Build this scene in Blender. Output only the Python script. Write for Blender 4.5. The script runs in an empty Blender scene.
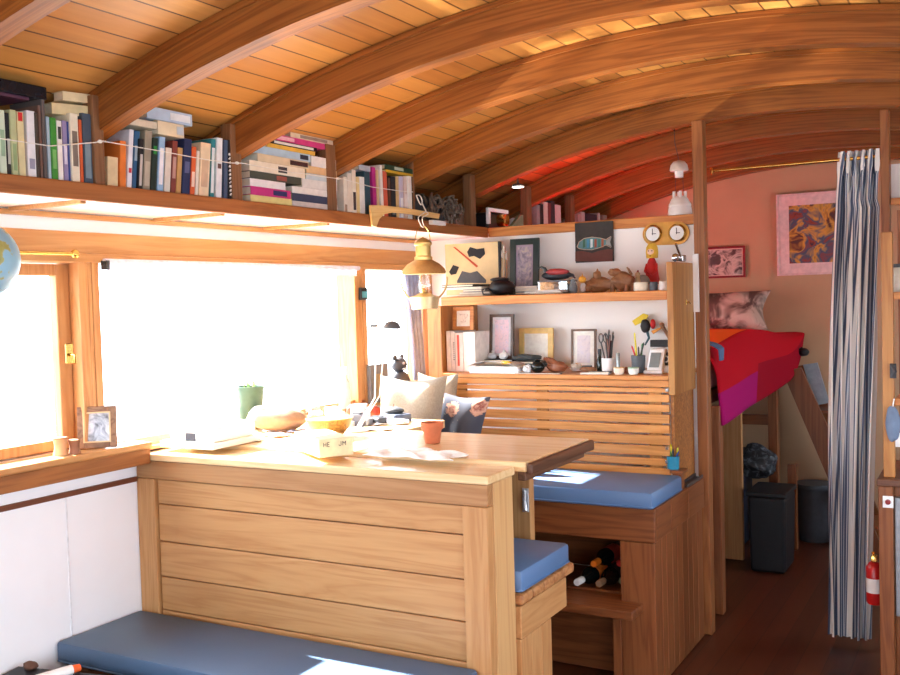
import bpy, bmesh, math, random
from mathutils import Vector, Matrix
random.seed(7)
S = bpy.context.scene
COL = S.collection
# ------------------------------------------------------------------ camera
H = 1.686
FPX = 986.21
DX = Vector((0.8733, 0.4867, -0.0288)); DY = Vector((0.4866, -0.0465, 0.8724))
def _n(v): v = Vector(v); v.normalize(); return v
_VX = (-1317 - 450, 352 - 337.5, FPX); _VY = (1000 - 450, 285 - 337.5, FPX)
cX = -_n(_VX); cY = _n(_VY); cZ = -(cX.cross(cY))
if cZ.y > 0: cZ = -cZ
# rows: world axes written in camera coords (x right, y down, z forward)
def ray(px, py):
    q = Vector((px - 450, py - 337.5, FPX))
    return Vector((cX.dot(q), cY.dot(q), cZ.dot(q)))
def U(px, py, x=None, y=None, z=None):
    """point seen at a photo pixel on one real plane of the room"""
    r = ray(px, py)
    if x is not None: t = x / r.x
    elif y is not None: t = y / r.y
    else: t = (z - H) / r.z
    return Vector((0, 0, H)) + r * t
cam = bpy.data.cameras.new('camera'); cam.sensor_width = 36; cam.lens = FPX / 900 * 36; cam.clip_start = .05
co = bpy.data.objects.new('camera', cam); COL.objects.link(co); S.camera = co
right = Vector((cX.x, cY.x, cZ.x)); down = Vector((cX.y, cY.y, cZ.y)); fwd = Vector((cX.z, cY.z, cZ.z))
m = Matrix.Identity(4)
for i in range(3):
    m[i][0] = right[i]; m[i][1] = -down[i]; m[i][2] = -fwd[i]
m[2][3] = H
co.matrix_world = m

# ------------------------------------------------------------------ materials
def lin(c):
    f = lambda v: (v / 12.92 if v <= .04045 else ((v + .055) / 1.055) ** 2.4)
    return tuple(f(v / 255.) for v in c) + (1,)
MATS = {}
def _new(name):
    m = bpy.data.materials.new(name); m.use_nodes = True
    nt = m.node_tree; b = nt.nodes['Principled BSDF']
    return m, nt, b
def _noise(nt, scale, detail=3, vec=None, rough=.55, dist=0):
    n = nt.nodes.new('ShaderNodeTexNoise'); n.inputs['Scale'].default_value = scale
    n.inputs['Detail'].default_value = detail; n.inputs['Roughness'].default_value = rough
    n.inputs['Distortion'].default_value = dist
    if vec is not None: nt.links.new(vec, n.inputs['Vector'])
    return n
def _ramp(nt, fac, stops, interp='LINEAR'):
    r = nt.nodes.new('ShaderNodeValToRGB'); e = r.color_ramp.elements
    r.color_ramp.interpolation = interp
    while len(e) < len(stops): e.new(.5)
    for k, (p, c) in enumerate(stops): e[k].position = p; e[k].color = c
    nt.links.new(fac, r.inputs['Fac']); return r
def _mix(nt, fac, a, b, mode='MIX'):
    n = nt.nodes.new('ShaderNodeMix'); n.data_type = 'RGBA'; n.blend_type = mode
    for s, v in ((n.inputs[0], fac), (n.inputs[6], a), (n.inputs[7], b)):
        if hasattr(v, 'links') or hasattr(v, 'is_linked'): nt.links.new(v, s)
        else: s.default_value = v
    return n.outputs[2]
def _math(nt, op, a, b=None):
    n = nt.nodes.new('ShaderNodeMath'); n.operation = op
    for s, v in ((n.inputs[0], a), (n.inputs[1], b)):
        if v is None: continue
        if hasattr(v, 'is_linked'): nt.links.new(v, s)
        else: s.default_value = v
    return n.outputs[0]
def plain(name, c, rough=.6, metal=0., var=.12, scale=30., bump=0., spec=.4, sheen=0):
    key = name
    if key in MATS: return MATS[key]
    m, nt, b = _new(name)
    tc = nt.nodes.new('ShaderNodeTexCoord')
    n = _noise(nt, scale, 3, tc.outputs['Object'])
    a = lin(c); lo = tuple(v * (1 - var) for v in a[:3]) + (1,); hi = tuple(min(1, v * (1 + var)) for v in a[:3]) + (1,)
    r = _ramp(nt, n.outputs['Fac'], [(.3, lo), (.7, hi)])
    nt.links.new(r.outputs['Color'], b.inputs['Base Color'])
    b.inputs['Roughness'].default_value = rough; b.inputs['Metallic'].default_value = metal
    b.inputs['Specular IOR Level'].default_value = spec
    if sheen: b.inputs['Sheen Weight'].default_value = sheen
    if bump:
        bp = nt.nodes.new('ShaderNodeBump'); bp.inputs['Strength'].default_value = bump; bp.inputs['Distance'].default_value = .004
        nt.links.new(n.outputs['Fac'], bp.inputs['Height']); nt.links.new(bp.outputs['Normal'], b.inputs['Normal'])
    MATS[key] = m; return m
def wood(name, light, dark, axis='x', rough=.45, grain=1., isl=.16, coat=.0, uv=False, spec=.4):
    if name in MATS: return MATS[name]
    m, nt, b = _new(name)
    tc = nt.nodes.new('ShaderNodeTexCoord')
    mp = nt.nodes.new('ShaderNodeMapping')
    geo = nt.nodes.new('ShaderNodeNewGeometry')
    off = nt.nodes.new('ShaderNodeVectorMath'); off.operation = 'SCALE'
    cmb = nt.nodes.new('ShaderNodeCombineXYZ')
    for k in range(3): nt.links.new(geo.outputs['Random Per Island'], cmb.inputs[k])
    off.inputs['Scale'].default_value = 7.; nt.links.new(cmb.outputs[0], off.inputs[0])
    add = nt.nodes.new('ShaderNodeVectorMath'); add.operation = 'ADD'
    nt.links.new(tc.outputs['UV' if uv else 'Object'], add.inputs[0]); nt.links.new(off.outputs[0], add.inputs[1])
    nt.links.new(add.outputs[0], mp.inputs['Vector'])
    s = [14. * grain] * 3; s['xyz'.index(axis)] = .9
    mp.inputs['Scale'].default_value = s
    n1 = _noise(nt, 1.0, 4, mp.outputs[0], .5, .6)
    w = nt.nodes.new('ShaderNodeTexNoise'); w.inputs['Scale'].default_value = 5.5; w.inputs['Detail'].default_value = 2
    nt.links.new(mp.outputs[0], w.inputs['Vector'])
    saw = _math(nt, 'FRACT', _math(nt, 'MULTIPLY', n1.outputs['Fac'], 6.))
    tri = _math(nt, 'ABSOLUTE', _math(nt, 'SUBTRACT', saw, .5))
    f = _math(nt, 'ADD', _math(nt, 'MULTIPLY', tri, 1.1), _math(nt, 'MULTIPLY', w.outputs['Fac'], .45))
    L, D = lin(light), lin(dark)
    r = _ramp(nt, f, [(.12, D), (.55, tuple((a * .7 + c * .3) for a, c in zip(L, D))), (.85, L)])
    tone = _ramp(nt, geo.outputs['Random Per Island'], [(0, (1 - isl,) * 3 + (1,)), (1, (1, 1, 1, 1))])
    cmix = _mix(nt, 1., r.outputs['Color'], tone.outputs['Color'], 'MULTIPLY')
    nt.links.new(cmix, b.inputs['Base Color'])
    b.inputs['Roughness'].default_value = rough
    b.inputs['Specular IOR Level'].default_value = spec
    b.inputs['Coat Weight'].default_value = coat; b.inputs['Coat Roughness'].default_value = .25
    bp = nt.nodes.new('ShaderNodeBump'); bp.inputs['Strength'].default_value = .12; bp.inputs['Distance'].default_value = .003
    nt.links.new(f, bp.inputs['Height']); nt.links.new(bp.outputs['Normal'], b.inputs['Normal'])
    MATS[name] = m; return m
def glass_thin(name, refl=.05, tint=(1, 1, 1, 1)):
    if name in MATS: return MATS[name]
    m = bpy.data.materials.new(name); m.use_nodes = True; nt = m.node_tree; nt.nodes.clear()
    o = nt.nodes.new('ShaderNodeOutputMaterial'); mx = nt.nodes.new('ShaderNodeMixShader')
    t = nt.nodes.new('ShaderNodeBsdfTransparent'); t.inputs[0].default_value = tint
    g = nt.nodes.new('ShaderNodeBsdfGlossy'); g.inputs['Roughness'].default_value = .02
    mx.inputs[0].default_value = refl
    nt.links.new(t.outputs[0], mx.inputs[1]); nt.links.new(g.outputs[0], mx.inputs[2]); nt.links.new(mx.outputs[0], o.inputs[0])
    MATS[name] = m; return m
def uvmat(name, fn, rough=.7, spec=.3, sheen=0):
    if name in MATS: return MATS[name]
    m, nt, b = _new(name)
    tc = nt.nodes.new('ShaderNodeTexCoord'); sp = nt.nodes.new('ShaderNodeSeparateXYZ')
    nt.links.new(tc.outputs['UV'], sp.inputs[0])
    c = fn(nt, sp.outputs[0], sp.outputs[1], tc.outputs['UV'])
    nt.links.new(c, b.inputs['Base Color']); b.inputs['Roughness'].default_value = rough
    b.inputs['Specular IOR Level'].default_value = spec
    if sheen: b.inputs['Sheen Weight'].default_value = sheen
    MATS[name] = m; return m

FIR_L, FIR_D = (196, 146, 94), (176, 122, 72)
W_firx = wood('fir_along_x', FIR_L, FIR_D, 'x', .5)
W_firy = wood('fir_along_y', FIR_L, FIR_D, 'y', .5)
W_firz = wood('fir_along_z', FIR_L, FIR_D, 'z', .5)
W_trimy = wood('window_trim_wood', (204, 152, 98), (182, 124, 72), 'y', .4)
W_trimz = wood('window_trim_wood_upright', (204, 150, 96), (180, 120, 68), 'z', .4)
W_shelf = wood('shelf_lip_wood', (170, 106, 56), (138, 80, 38), 'y', .45)
W_shelfx = wood('shelf_wood_across', (216, 146, 80), (182, 108, 50), 'x', .4)
W_redx = wood('red_fir_along_x', (142, 84, 46), (108, 56, 28), 'x', .4, isl=.2)
W_redy = wood('red_fir_along_y', (142, 84, 46), (108, 56, 28), 'y', .4, isl=.2)
W_redz = wood('red_fir_along_z', (150, 90, 50), (120, 64, 33), 'z', .4, isl=.3)
W_table = wood('table_top_wood', (236, 204, 154), (222, 182, 128), 'x', .22, coat=.4)
W_edge = wood('table_edge_dark', (112, 74, 50), (70, 42, 28), 'y', .5)
W_stud = wood('brown_stud_wood', (142, 100, 66), (112, 74, 46), 'z', .6)
W_beam = wood('beam_wood', (156, 94, 40), (118, 64, 23), 'x', .45, grain=1.6, isl=.12, uv=True, spec=.3)
W_post = wood('post_wood', (160, 100, 54), (128, 72, 36), 'z', .4)
W_honeyz = wood('honey_panel_wood', (192, 134, 72), (164, 102, 48), 'z', .4)
W_ply = None
W_bracket = wood('pale_bracket_wood', (240, 206, 140), (224, 180, 110), 'y', .45)
M_white = plain('white_paint_boards', (244, 244, 247), .5, var=.02, scale=4)
M_whitewall = plain('white_bulkhead', (250, 249, 246), .6, var=.01, scale=5)
M_brass = plain('polished_brass', (214, 172, 92), .22, 1., .05)
M_chrome = plain('chrome', (205, 208, 212), .18, 1., .03)
M_black = plain('black_plastic', (28, 28, 32), .45)
M_dark = plain('dark_grey', (62, 64, 68), .5)
M_paper = plain('page_paper', (236, 228, 208), .8, var=.06, scale=60)
M_whitep = plain('white_plastic', (240, 240, 238), .4, var=.03)
M_glass = glass_thin('window_glass')
M_clear = glass_thin('clear_glass', .12, (.95, .97, .96, 1))

# ------------------------------------------------------------------ mesh helpers
class MB:
    def __init__(s): s.bm = bmesh.new(); s.uv = None
    def box(s, a, b, bev=0., rot=None, piv=None, shear=None):
        a = Vector(a); b = Vector(b)
        lo = Vector(map(min, a, b)); hi = Vector(map(max, a, b))
        r = bmesh.ops.create_cube(s.bm, size=1.)
        vs = r['verts']; c = (lo + hi) / 2; d = hi - lo
        for v in vs: v.co = Vector((v.co.x * d.x, v.co.y * d.y, v.co.z * d.z)) + c
        if bev > 0:
            es = list({e for v in vs for e in v.link_edges})
            rr = bmesh.ops.bevel(s.bm, geom=es, offset=min(bev, min(d) * .45), segments=2, profile=.5, affect='EDGES')
            vs = list({v for f in rr['faces'] for v in f.verts} | {v for v in vs if v.is_valid})
            seen = set(vs); st = list(vs)
            while st:
                v = st.pop()
                for e in v.link_edges:
                    o = e.other_vert(v)
                    if o not in seen: seen.add(o); st.append(o)
            vs = list(seen)
        if shear is not None:
            for v in vs:
                k = (v.co.z - lo.z) / max(1e-6, hi.z - lo.z); v.co += Vector(shear) * k
        if rot is not None:
            p = Vector(piv) if piv is not None else c
            for v in vs: v.co = rot @ (v.co - p) + p
        return s
    def tube(s, pts, r, seg=8, cap=True, r_end=None):
        pts = [Vector(p) for p in pts]; rings = []
        n = len(pts); up = None
        for i, p in enumerate(pts):
            t = (pts[min(i + 1, n - 1)] - pts[max(i - 1, 0)]).normalized()
            if up is None: up = t.orthogonal().normalized()
            up = (up - t * up.dot(t));
            if up.length < 1e-5: up = t.orthogonal()
            up.normalize(); q = t.cross(up)
            rr = r if r_end is None else r + (r_end - r) * i / max(1, n - 1)
            rings.append([s.bm.verts.new(p + up * rr * math.cos(2 * math.pi * k / seg) + q * rr * math.sin(2 * math.pi * k / seg)) for k in range(seg)])
        for i in range(n - 1):
            for k in range(seg):
                s.bm.faces.new((rings[i][k], rings[i][(k + 1) % seg], rings[i + 1][(k + 1) % seg], rings[i + 1][k]))
        if cap:
            s.bm.faces.new(rings[0][::-1]); s.bm.faces.new(rings[-1])
        return s
    def lathe(s, prof, c, seg=24, rot=None):
        c = Vector(c); rings = []
        for (r, z) in prof:
            ring = []
            for k in range(seg):
                a = 2 * math.pi * k / seg; v = Vector((r * math.cos(a), r * math.sin(a), z))
                if rot is not None: v = rot @ v
                ring.append(s.bm.verts.new(c + v))
            rings.append(ring)
        for i in range(len(rings) - 1):
            for k in range(seg):
                s.bm.faces.new((rings[i][k], rings[i][(k + 1) % seg], rings[i + 1][(k + 1) % seg], rings[i + 1][k]))
        if prof[0][0] > 1e-6: s.bm.faces.new(rings[0][::-1])
        if prof[-1][0] > 1e-6: s.bm.faces.new(rings[-1])
        return s
    def ell(s, c, r, seg=16, rot=None, noise=0, seed=0):
        R = bmesh.ops.create_uvsphere(s.bm, u_segments=seg, v_segments=max(6, seg // 2 + 2), radius=1.)
        rnd = random.Random(seed); c = Vector(c)
        ph = [rnd.uniform(0, 6) for _ in range(6)]
        for v in R['verts']:
            k = 1.
            if noise:
                k += noise * (math.sin(3 * v.co.x + ph[0]) * math.sin(4 * v.co.y + ph[1]) + .6 * math.sin(7 * v.co.z + ph[2] + 3 * v.co.x) + .4 * math.sin(11 * v.co.y + ph[3]))
            q = Vector((v.co.x * r[0], v.co.y * r[1], v.co.z * r[2])) * k
            if rot is not None: q = rot @ q
            v.co = c + q
        return s
    def prism(s, poly, depth_vec):
        d = Vector(depth_vec)
        a = [s.bm.verts.new(Vector(p)) for p in poly]; b = [s.bm.verts.new(Vector(p) + d) for p in poly]
        n = len(a)
        s.bm.faces.new(a); s.bm.faces.new(b[::-1])
        for i in range(n): s.bm.faces.new((a[i], b[i], b[(i + 1) % n], a[(i + 1) % n]))
        return s
    def grid(s, fn, nu, nv, closeu=False):
        uvl = s.bm.loops.layers.uv.verify()
        V = [[s.bm.verts.new(fn(i / nu, j / nv)) for j in range(nv + 1)] for i in range(nu + 1)]
        for i in range(nu):
            for j in range(nv):
                f = s.bm.faces.new((V[i][j], V[i + 1][j], V[i + 1][j + 1], V[i][j + 1]))
                for l, (u, v) in zip(f.loops, ((i, j), (i + 1, j), (i + 1, j + 1), (i, j + 1))): l[uvl].uv = (u / nu, v / nv)
        return s
    def build(s, name, mat, parent=None, smooth=False, solid=0., origin=None):
        bm = s.bm
        bmesh.ops.recalc_face_normals(bm, faces=bm.faces[:])
        me = bpy.data.meshes.new(name); ob = bpy.data.objects.new(name, me)
        if parent is not None:
            o = Vector((0, 0, 0)); p = parent
            while p is not None: o += p.location; p = p.parent
            ob.parent = parent
        else:
            if origin is None:
                xs = [v.co for v in bm.verts]
                lo = Vector([min(v[k] for v in xs) for k in range(3)]); hi = Vector([max(v[k] for v in xs) for k in range(3)])
                o = Vector(((lo.x + hi.x) / 2, (lo.y + hi.y) / 2, lo.z))
            else: o = Vector(origin)
            ob.location = o
        for v in bm.verts: v.co -= o
        if smooth:
            for f in bm.faces: f.smooth = True
        bm.to_mesh(me); bm.free()
        if smooth:
            try: me.set_sharp_from_angle(angle=math.radians(40))
            except Exception: pass
        me.materials.append(mat)
        if solid:
            md = ob.modifiers.new('solid', 'SOLIDIFY'); md.thickness = solid; md.offset = 0
        COL.objects.link(ob); return ob
def box(a, b, bev=.003, **k): return MB().box(a, b, bev, **k)
def tag(o, label=None, cat=None, group=None, kind=None):
    if label: o['label'] = label
    if cat: o['category'] = cat
    if group: o['group'] = group
    if kind: o['kind'] = kind
    return o
def T(name, label, cat, loc, group=None):
    o = bpy.data.objects.new(name, None); o.empty_display_size = .05
    o.location = loc; COL.objects.link(o); return tag(o, label, cat, group)
def struct(o): o['kind'] = 'structure'; return o
def cr(pts, n=6):
    pts = [Vector(p) for p in pts]; out = []
    for i in range(len(pts) - 1):
        a, b, c, d = pts[max(0, i - 1)], pts[i], pts[i + 1], pts[min(len(pts) - 1, i + 2)]
        for k in range(n):
            t = k / n; out.append(.5 * (2 * b + (c - a) * t + (2 * a - 5 * b + 4 * c - d) * t * t + (3 * b - a - 3 * c + d) * t ** 3))
    return out + [pts[-1]]
def copy_tree(o, parent=None):
    c = o.copy(); COL.objects.link(c)
    if parent is not None: c.parent = parent
    for ch in list(o.children): copy_tree(ch, c)
    return c
RX = lambda a: Matrix.Rotation(math.radians(a), 3, 'X')
RY = lambda a: Matrix.Rotation(math.radians(a), 3, 'Y')
RZ = lambda a: Matrix.Rotation(math.radians(a), 3, 'Z')

def blot(name, cols, scale=18):
    if name in MATS: return MATS[name]
    m, nt, b = _new(name); tc = nt.nodes.new('ShaderNodeTexCoord')
    n = _noise(nt, scale, 3, tc.outputs['Object'], .6, .8)
    st = [(.28 + .44 * i / max(1, len(cols) - 1), lin(c)) for i, c in enumerate(cols)]
    r = _ramp(nt, n.outputs['Fac'], st); nt.links.new(r.outputs['Color'], b.inputs['Base Color']); b.inputs['Roughness'].default_value = .5
    MATS[name] = m; return m
W_ply = blot('speckled_ply', [(112, 66, 26), (158, 98, 42), (186, 124, 60)], 70)
# ================================================================== SETTING
XW = -2.9           # left wall face
XS = -2.5           # front of the bookshelf
YB = 4.95           # bulkhead face
XR = 1.0            # right wall
YN, YFAR = -2.2, 7.3
AC = Vector((-1.0, 0, -1.859)); RB = 4.4; RC = 4.525
def arcz(x, R): return AC.z + math.sqrt(max(0, R * R - (x - AC.x) ** 2))

# floor
def floor_c(nt, u, v, uv):
    pu = _math(nt, 'DIVIDE', u, .11); fr = _math(nt, 'FRACT', pu); idx = _math(nt, 'FLOOR', pu)
    wn = nt.nodes.new('ShaderNodeTexWhiteNoise'); wn.noise_dimensions = '1D'; nt.links.new(idx, wn.inputs['W'])
    mp = nt.nodes.new('ShaderNodeMapping'); mp.inputs['Scale'].default_value = (30, 1.5, 1); nt.links.new(uv, mp.inputs[0])
    n = _noise(nt, 1, 4, mp.outputs[0])
    f = _math(nt, 'ADD', _math(nt, 'MULTIPLY', wn.outputs['Value'], .4), _math(nt, 'MULTIPLY', n.outputs['Fac'], .6))
    r = _ramp(nt, f, [(.1, lin((64, 30, 17))), (.9, lin((98, 48, 27)))])
    g = _math(nt, 'GREATER_THAN', _math(nt, 'ABSOLUTE', _math(nt, 'SUBTRACT', fr, .5)), .485)
    return _mix(nt, g, r.outputs['Color'], lin((40, 20, 12)))
def uvplane(fn, nu, nv, su, sv, name, mat, solid=0, kind='structure'):
    mb = MB().grid(fn, nu, nv)
    l = mb.bm.loops.layers.uv.active
    for f in mb.bm.faces:
        for lp in f.loops: lp[l].uv = (lp[l].uv.x * su, lp[l].uv.y * sv)
    o = mb.build(name, mat, None, True, solid, (0, 0, 0))
    if kind: o['kind'] = kind
    return o
M_floor = uvmat('floor_boards', floor_c, .35, .4)
struct(uvplane(lambda u, v: Vector((XW + (XR - XW) * u, YN + (YFAR - YN) * v, 0)), 2, 2, XR - XW, YFAR - YN, 'floor', M_floor))
# ceiling of planks running along the boat
def ceil_c(nt, u, v, uv):
    pu = _math(nt, 'DIVIDE', u, .092); fr = _math(nt, 'FRACT', pu); idx = _math(nt, 'FLOOR', pu)
    wn = nt.nodes.new('ShaderNodeTexWhiteNoise'); wn.noise_dimensions = '2D'
    cm = nt.nodes.new('ShaderNodeCombineXYZ'); nt.links.new(idx, cm.inputs[0])
    nt.links.new(_math(nt, 'FLOOR', _math(nt, 'DIVIDE', _math(nt, 'ADD', v, 2.), 1.95)), cm.inputs[1]); nt.links.new(cm.outputs[0], wn.inputs['Vector'])
    mp = nt.nodes.new('ShaderNodeMapping'); mp.inputs['Scale'].default_value = (40, 1.6, 1); nt.links.new(uv, mp.inputs[0])
    n = _noise(nt, 1, 4, mp.outputs[0], .5, .5)
    f = _math(nt, 'ADD', _math(nt, 'MULTIPLY', wn.outputs['Value'], .6), _math(nt, 'MULTIPLY', n.outputs['Fac'], .4))
    r = _ramp(nt, f, [(.1, lin((158, 98, 44))), (.9, lin((212, 154, 82)))])
    g = _math(nt, 'GREATER_THAN', _math(nt, 'ABSOLUTE', _math(nt, 'SUBTRACT', fr, .5)), .465)
    return _mix(nt, g, r.outputs['Color'], lin((84, 46, 20)))
M_ceil = uvmat('ceiling_planks', ceil_c, .4, .35)
A0 = math.asin((XW - .12 - AC.x) / RC); A1 = math.asin((XR + .12 - AC.x) / RC)
def ceilf(u, v):
    a = A0 + (A1 - A0) * u
    return Vector((AC.x + (RC + .012) * math.sin(a), YN - .1 + (YFAR + .2 - YN) * v, AC.z + (RC + .012) * math.cos(a)))
struct(uvplane(ceilf, 64, 2, RC * (A1 - A0), YFAR + .2 - YN, 'ceiling', M_ceil, .024))

# walls
ZW0, ZW1 = 1.165, 1.90        # window opening on the left
LW = [(-1.6, .66), (.80, 2.455), (2.515, 4.17), (4.25, 4.84), (5.2, 6.55)]
w = MB()
def wallx(mb, x0, x1, zt, wins, z0, z1, y0=YN, y1=YFAR):
    mb.box((x0, y0, 0), (x1, y1, z0)); mb.box((x0, y0, z1), (x1, y1, zt))
    e = y0
    for a, b in wins:
        mb.box((x0, e, z0), (x1, a, z1)); e = b
    mb.box((x0, e, z0), (x1, y1, z1))
wallx(w, XW - .09, XW, 2.24, LW, ZW0, ZW1)
struct(w.build('wall_left', M_white))
RWN = [(-1.7, -.1), (.3, 1.9), (2.3, 3.7), (5.5, 6.7)]  # last opening is unseen, added to brighten the bunk room's far wall
w = MB(); wallx(w, XR, XR + .09, 2.1, RWN, .85, 1.95)
struct(w.build('wall_right', M_white))
# wall behind the photographer, with a wide glazed door opening
w = MB(); y0, y1 = YN - .09, YN
w.box((XW, y0, 0), (-2.3, y1, 2.2)); w.box((-2.3, y0, 0), (XR, y1, .95)); w.box((-.95, y0, .95), (-.55, y1, 2.05)); w.box((.5, y0, .95), (XR, y1, 2.05)); w.box((XW, y0, 2.05), (XR, y1, 2.75))
struct(w.build('wall_near', M_white))
M_tan = plain('tan_plaster', (198, 160, 124), .8, var=.06, scale=3)
struct(box((XW, YFAR, 0), (XR, YFAR + .08, 2.75), 0).build('wall_far', M_tan))
# bulkhead (white board) that carries the display shelves
struct(box((XW + .001, YB, .0), (-1.315, YB + .035, 2.035), 0).build('wall_partition', M_whitewall))
# mahogany strip on the left wall and baseboard
struct(box((XW + .001, YN, 1.031), (XW + .014, 2.684, 1.05), .002).build('trim_1', wood('dark_strip_wood', (120, 66, 42), (90, 46, 28), 'y')))
# tongue lines in the white wall panel
for k, yy in enumerate((1.55, 2.02, 2.36)):
    struct(box((XW + .0005, yy, .02), (XW + .003, yy + .006, 1.03), 0).build('trim_%d' % (k + 2), plain('panel_joint', (229, 229, 232), .6)))
# sill
struct(box((XW + .001, YN, 1.105), (XW + .095, 2.678, ZW0), .004).build('trim_5', W_shelf))
struct(box((XW - .08, .70, ZW0), (XW + .11, 2.678, 1.190), .006).build('trim_6', W_trimy))
struct(box((XW - .08, 2.68, ZW0), (XW + .06, 4.94, 1.150), .002).build('trim_7', W_trimy))
# header boards above the windows
struct(box((XW + .001, YN, 1.895), (XW + .02, 4.94, 1.972), .003).build('trim_8', W_trimy))
struct(box((XW + .001, YN, 1.862), (XW + .034, 4.94, 1.893), .003).build('trim_9', W_trimy))
struct(box((XW + .001, YN, 2.018), (XW + .02, 4.94, 2.036), .002).build('trim_10', W_trimy))

# windows
def window(n, y0, y1, x=XW, sgn=1, z0=1.19, z1=1.865, sash=True, fr=.03):
    mb = MB()
    xa, xb = x - sgn * .085, x + sgn * .03
    mb.box((xa, y0 - .02, z0 - .03), (xb, y0 + fr, z1 + .03), .003); mb.box((xa, y1 - fr, z0 - .03), (xb, y1 + .02, z1 + .03), .003)
    mb.box((xa, y0 + fr, z1 - .005), (xb - sgn * .005, y1 - fr, z1 + .03), .003); mb.box((xa, y0 + fr, z0 - .03), (xb - sgn * .02, y1 - fr, z0 + .004), .003)
    f = struct(mb.build('window_%d' % n, W_trimz))
    if sash:
        sb = MB(); s = .055; a0, a1 = y0 + fr + .002, y1 - fr - .002
        sa, sb_ = x - sgn * .06, x - sgn * .02
        sb.box((sa, a0, z0 + .006), (sb_, a0 + s, z1 - .008), .004); sb.box((sa, a1 - s, z0 + .006), (sb_, a1, z1 - .008), .004)
        sb.box((sa, a0 + s, z1 - .05), (sb_, a1 - s, z1 - .008), .004); sb.box((sa, a0 + s, z0 + .006), (sb_, a1 - s, z0 + .045), .004)
        sb.build('sash', W_trimz, f)
    MB().box((x - sgn * .045, y0 + fr, z0), (x - sgn * .041, y1 - fr, z1), 0).build('pane', M_glass, f)
    return f
window(1, -1.6, .66); w1 = window(2, .80, 2.455, fr=.02); window(3, 2.515, 4.17, sash=False, fr=.012)
window(4, 4.25, 4.84, sash=False, fr=.012); window(5, 5.2, 6.55)
for k, (a, b) in enumerate(RWN): window(6 + k, a, b, XR, -1, .88, 1.92)
# mullion boards on the left wall
for k, (a, b) in enumerate(((2.476, 2.494), (4.192, 4.228), (4.862, 4.945))):
    struct(box((XW + .001, a, 1.19), (XW + .028, b, 1.862), .004).build('trim_%d' % (11 + k), W_trimz))

# ceiling beams: one arch each
BY = [.95, 1.6, 2.25, 2.9, 3.55, 4.2, 4.86, 5.61, 6.32, 7.0]
where = {.95: 'arched ceiling beam nearest the camera, overhead', 1.6: 'arched ceiling beam crossing the upper left corner',
 2.25: 'arched ceiling beam landing between first and second book bays', 2.9: 'arched ceiling beam landing left of the lying books stack',
 3.55: 'arched ceiling beam landing right of the lying books stack', 4.2: 'arched ceiling beam landing behind the hanging brass lamp',
 4.86: 'arched ceiling beam above the partition, carried by the curtain posts', 5.61: 'red lit arched beam just beyond the partition',
 6.32: 'second red lit arched beam beyond the partition', 7.0: 'farthest red lit arched beam, above the pink wall'}
def beam(y):
    bm = bmesh.new(); uvl = bm.loops.layers.uv.verify()
    a0 = math.asin((XW + .003 - AC.x) / RB); a1 = math.asin((XR - .003 - AC.x) / RB); N = 56; t = .07
    prof = [(RB, 0), (RB, t), (RC - .022, t), (RC - .022, t + .012), (RC - .003, t + .012), (RC - .003, -.012), (RC - .022, -.012), (RC - .022, 0)]
    rings = []
    for i in range(N + 1):
        a = a0 + (a1 - a0) * i / N
        rings.append([bm.verts.new((AC.x + r * math.sin(a), y + dy, AC.z + r * math.cos(a))) for r, dy in prof])
    n = len(prof); acc = [0]
    for j in range(n): acc.append(acc[-1] + math.dist(prof[j], prof[(j + 1) % n]))
    for i in range(N):
        for j in range(n):
            k = (j + 1) % n
            f = bm.faces.new((rings[i][j], rings[i][k], rings[i + 1][k], rings[i + 1][j]))
            L = RB * (a1 - a0) / N
            for l, (uu, vv) in zip(f.loops, ((i, j), (i, j + 1), (i + 1, j + 1), (i + 1, j))): l[uvl].uv = (uu * L, acc[vv] + y * 3.1)
    bm.faces.new(rings[0][::-1]); bm.faces.new(rings[-1])
    es = [e for e in bm.edges if abs((e.verts[0].co - AC).xz.length - RB) < 1e-4 and abs((e.verts[1].co - AC).xz.length - RB) < 1e-4 and abs(e.verts[0].co.y - e.verts[1].co.y) < 1e-6]
    bmesh.ops.bevel(bm, geom=es, offset=.007, segments=2, affect='EDGES')
    mb = MB(); mb.bm.free(); mb.bm = bm
    o = mb.build('ceiling_beam', W_beam)
    tag(o, where[y], 'beam', 'arched ceiling beams')
for y in BY: beam(y)

# ================================================================== LEFT BOOKSHELF
ZS = 2.086
t = T('bookshelf', 'long wooden bookshelf above the windows, white underneath, brown front lip', 'shelf', (XS - .2, 2.5, 2.04))
MB().box((XW + .002, YN, 2.04), (XS - .021, YFAR - .01, 2.06), 0).build('underside', M_whitewall, t)
MB().box((XW + .002, YN, 2.0605), (XS - .021, YFAR - .01, ZS), 0).build('shelf_board', W_shelf, t)
MB().box((XS - .02, YN, 2.034), (XS, YB - .002, ZS + .004), .004).build('front_lip', W_shelf, t)
for yy in (2.16, 2.80, 3.46):
    MB().box((XW + .03, yy, 2.026), (XS - .022, yy + .022, 2.0395), .002).build('bearer', W_trimy, t)
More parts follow.
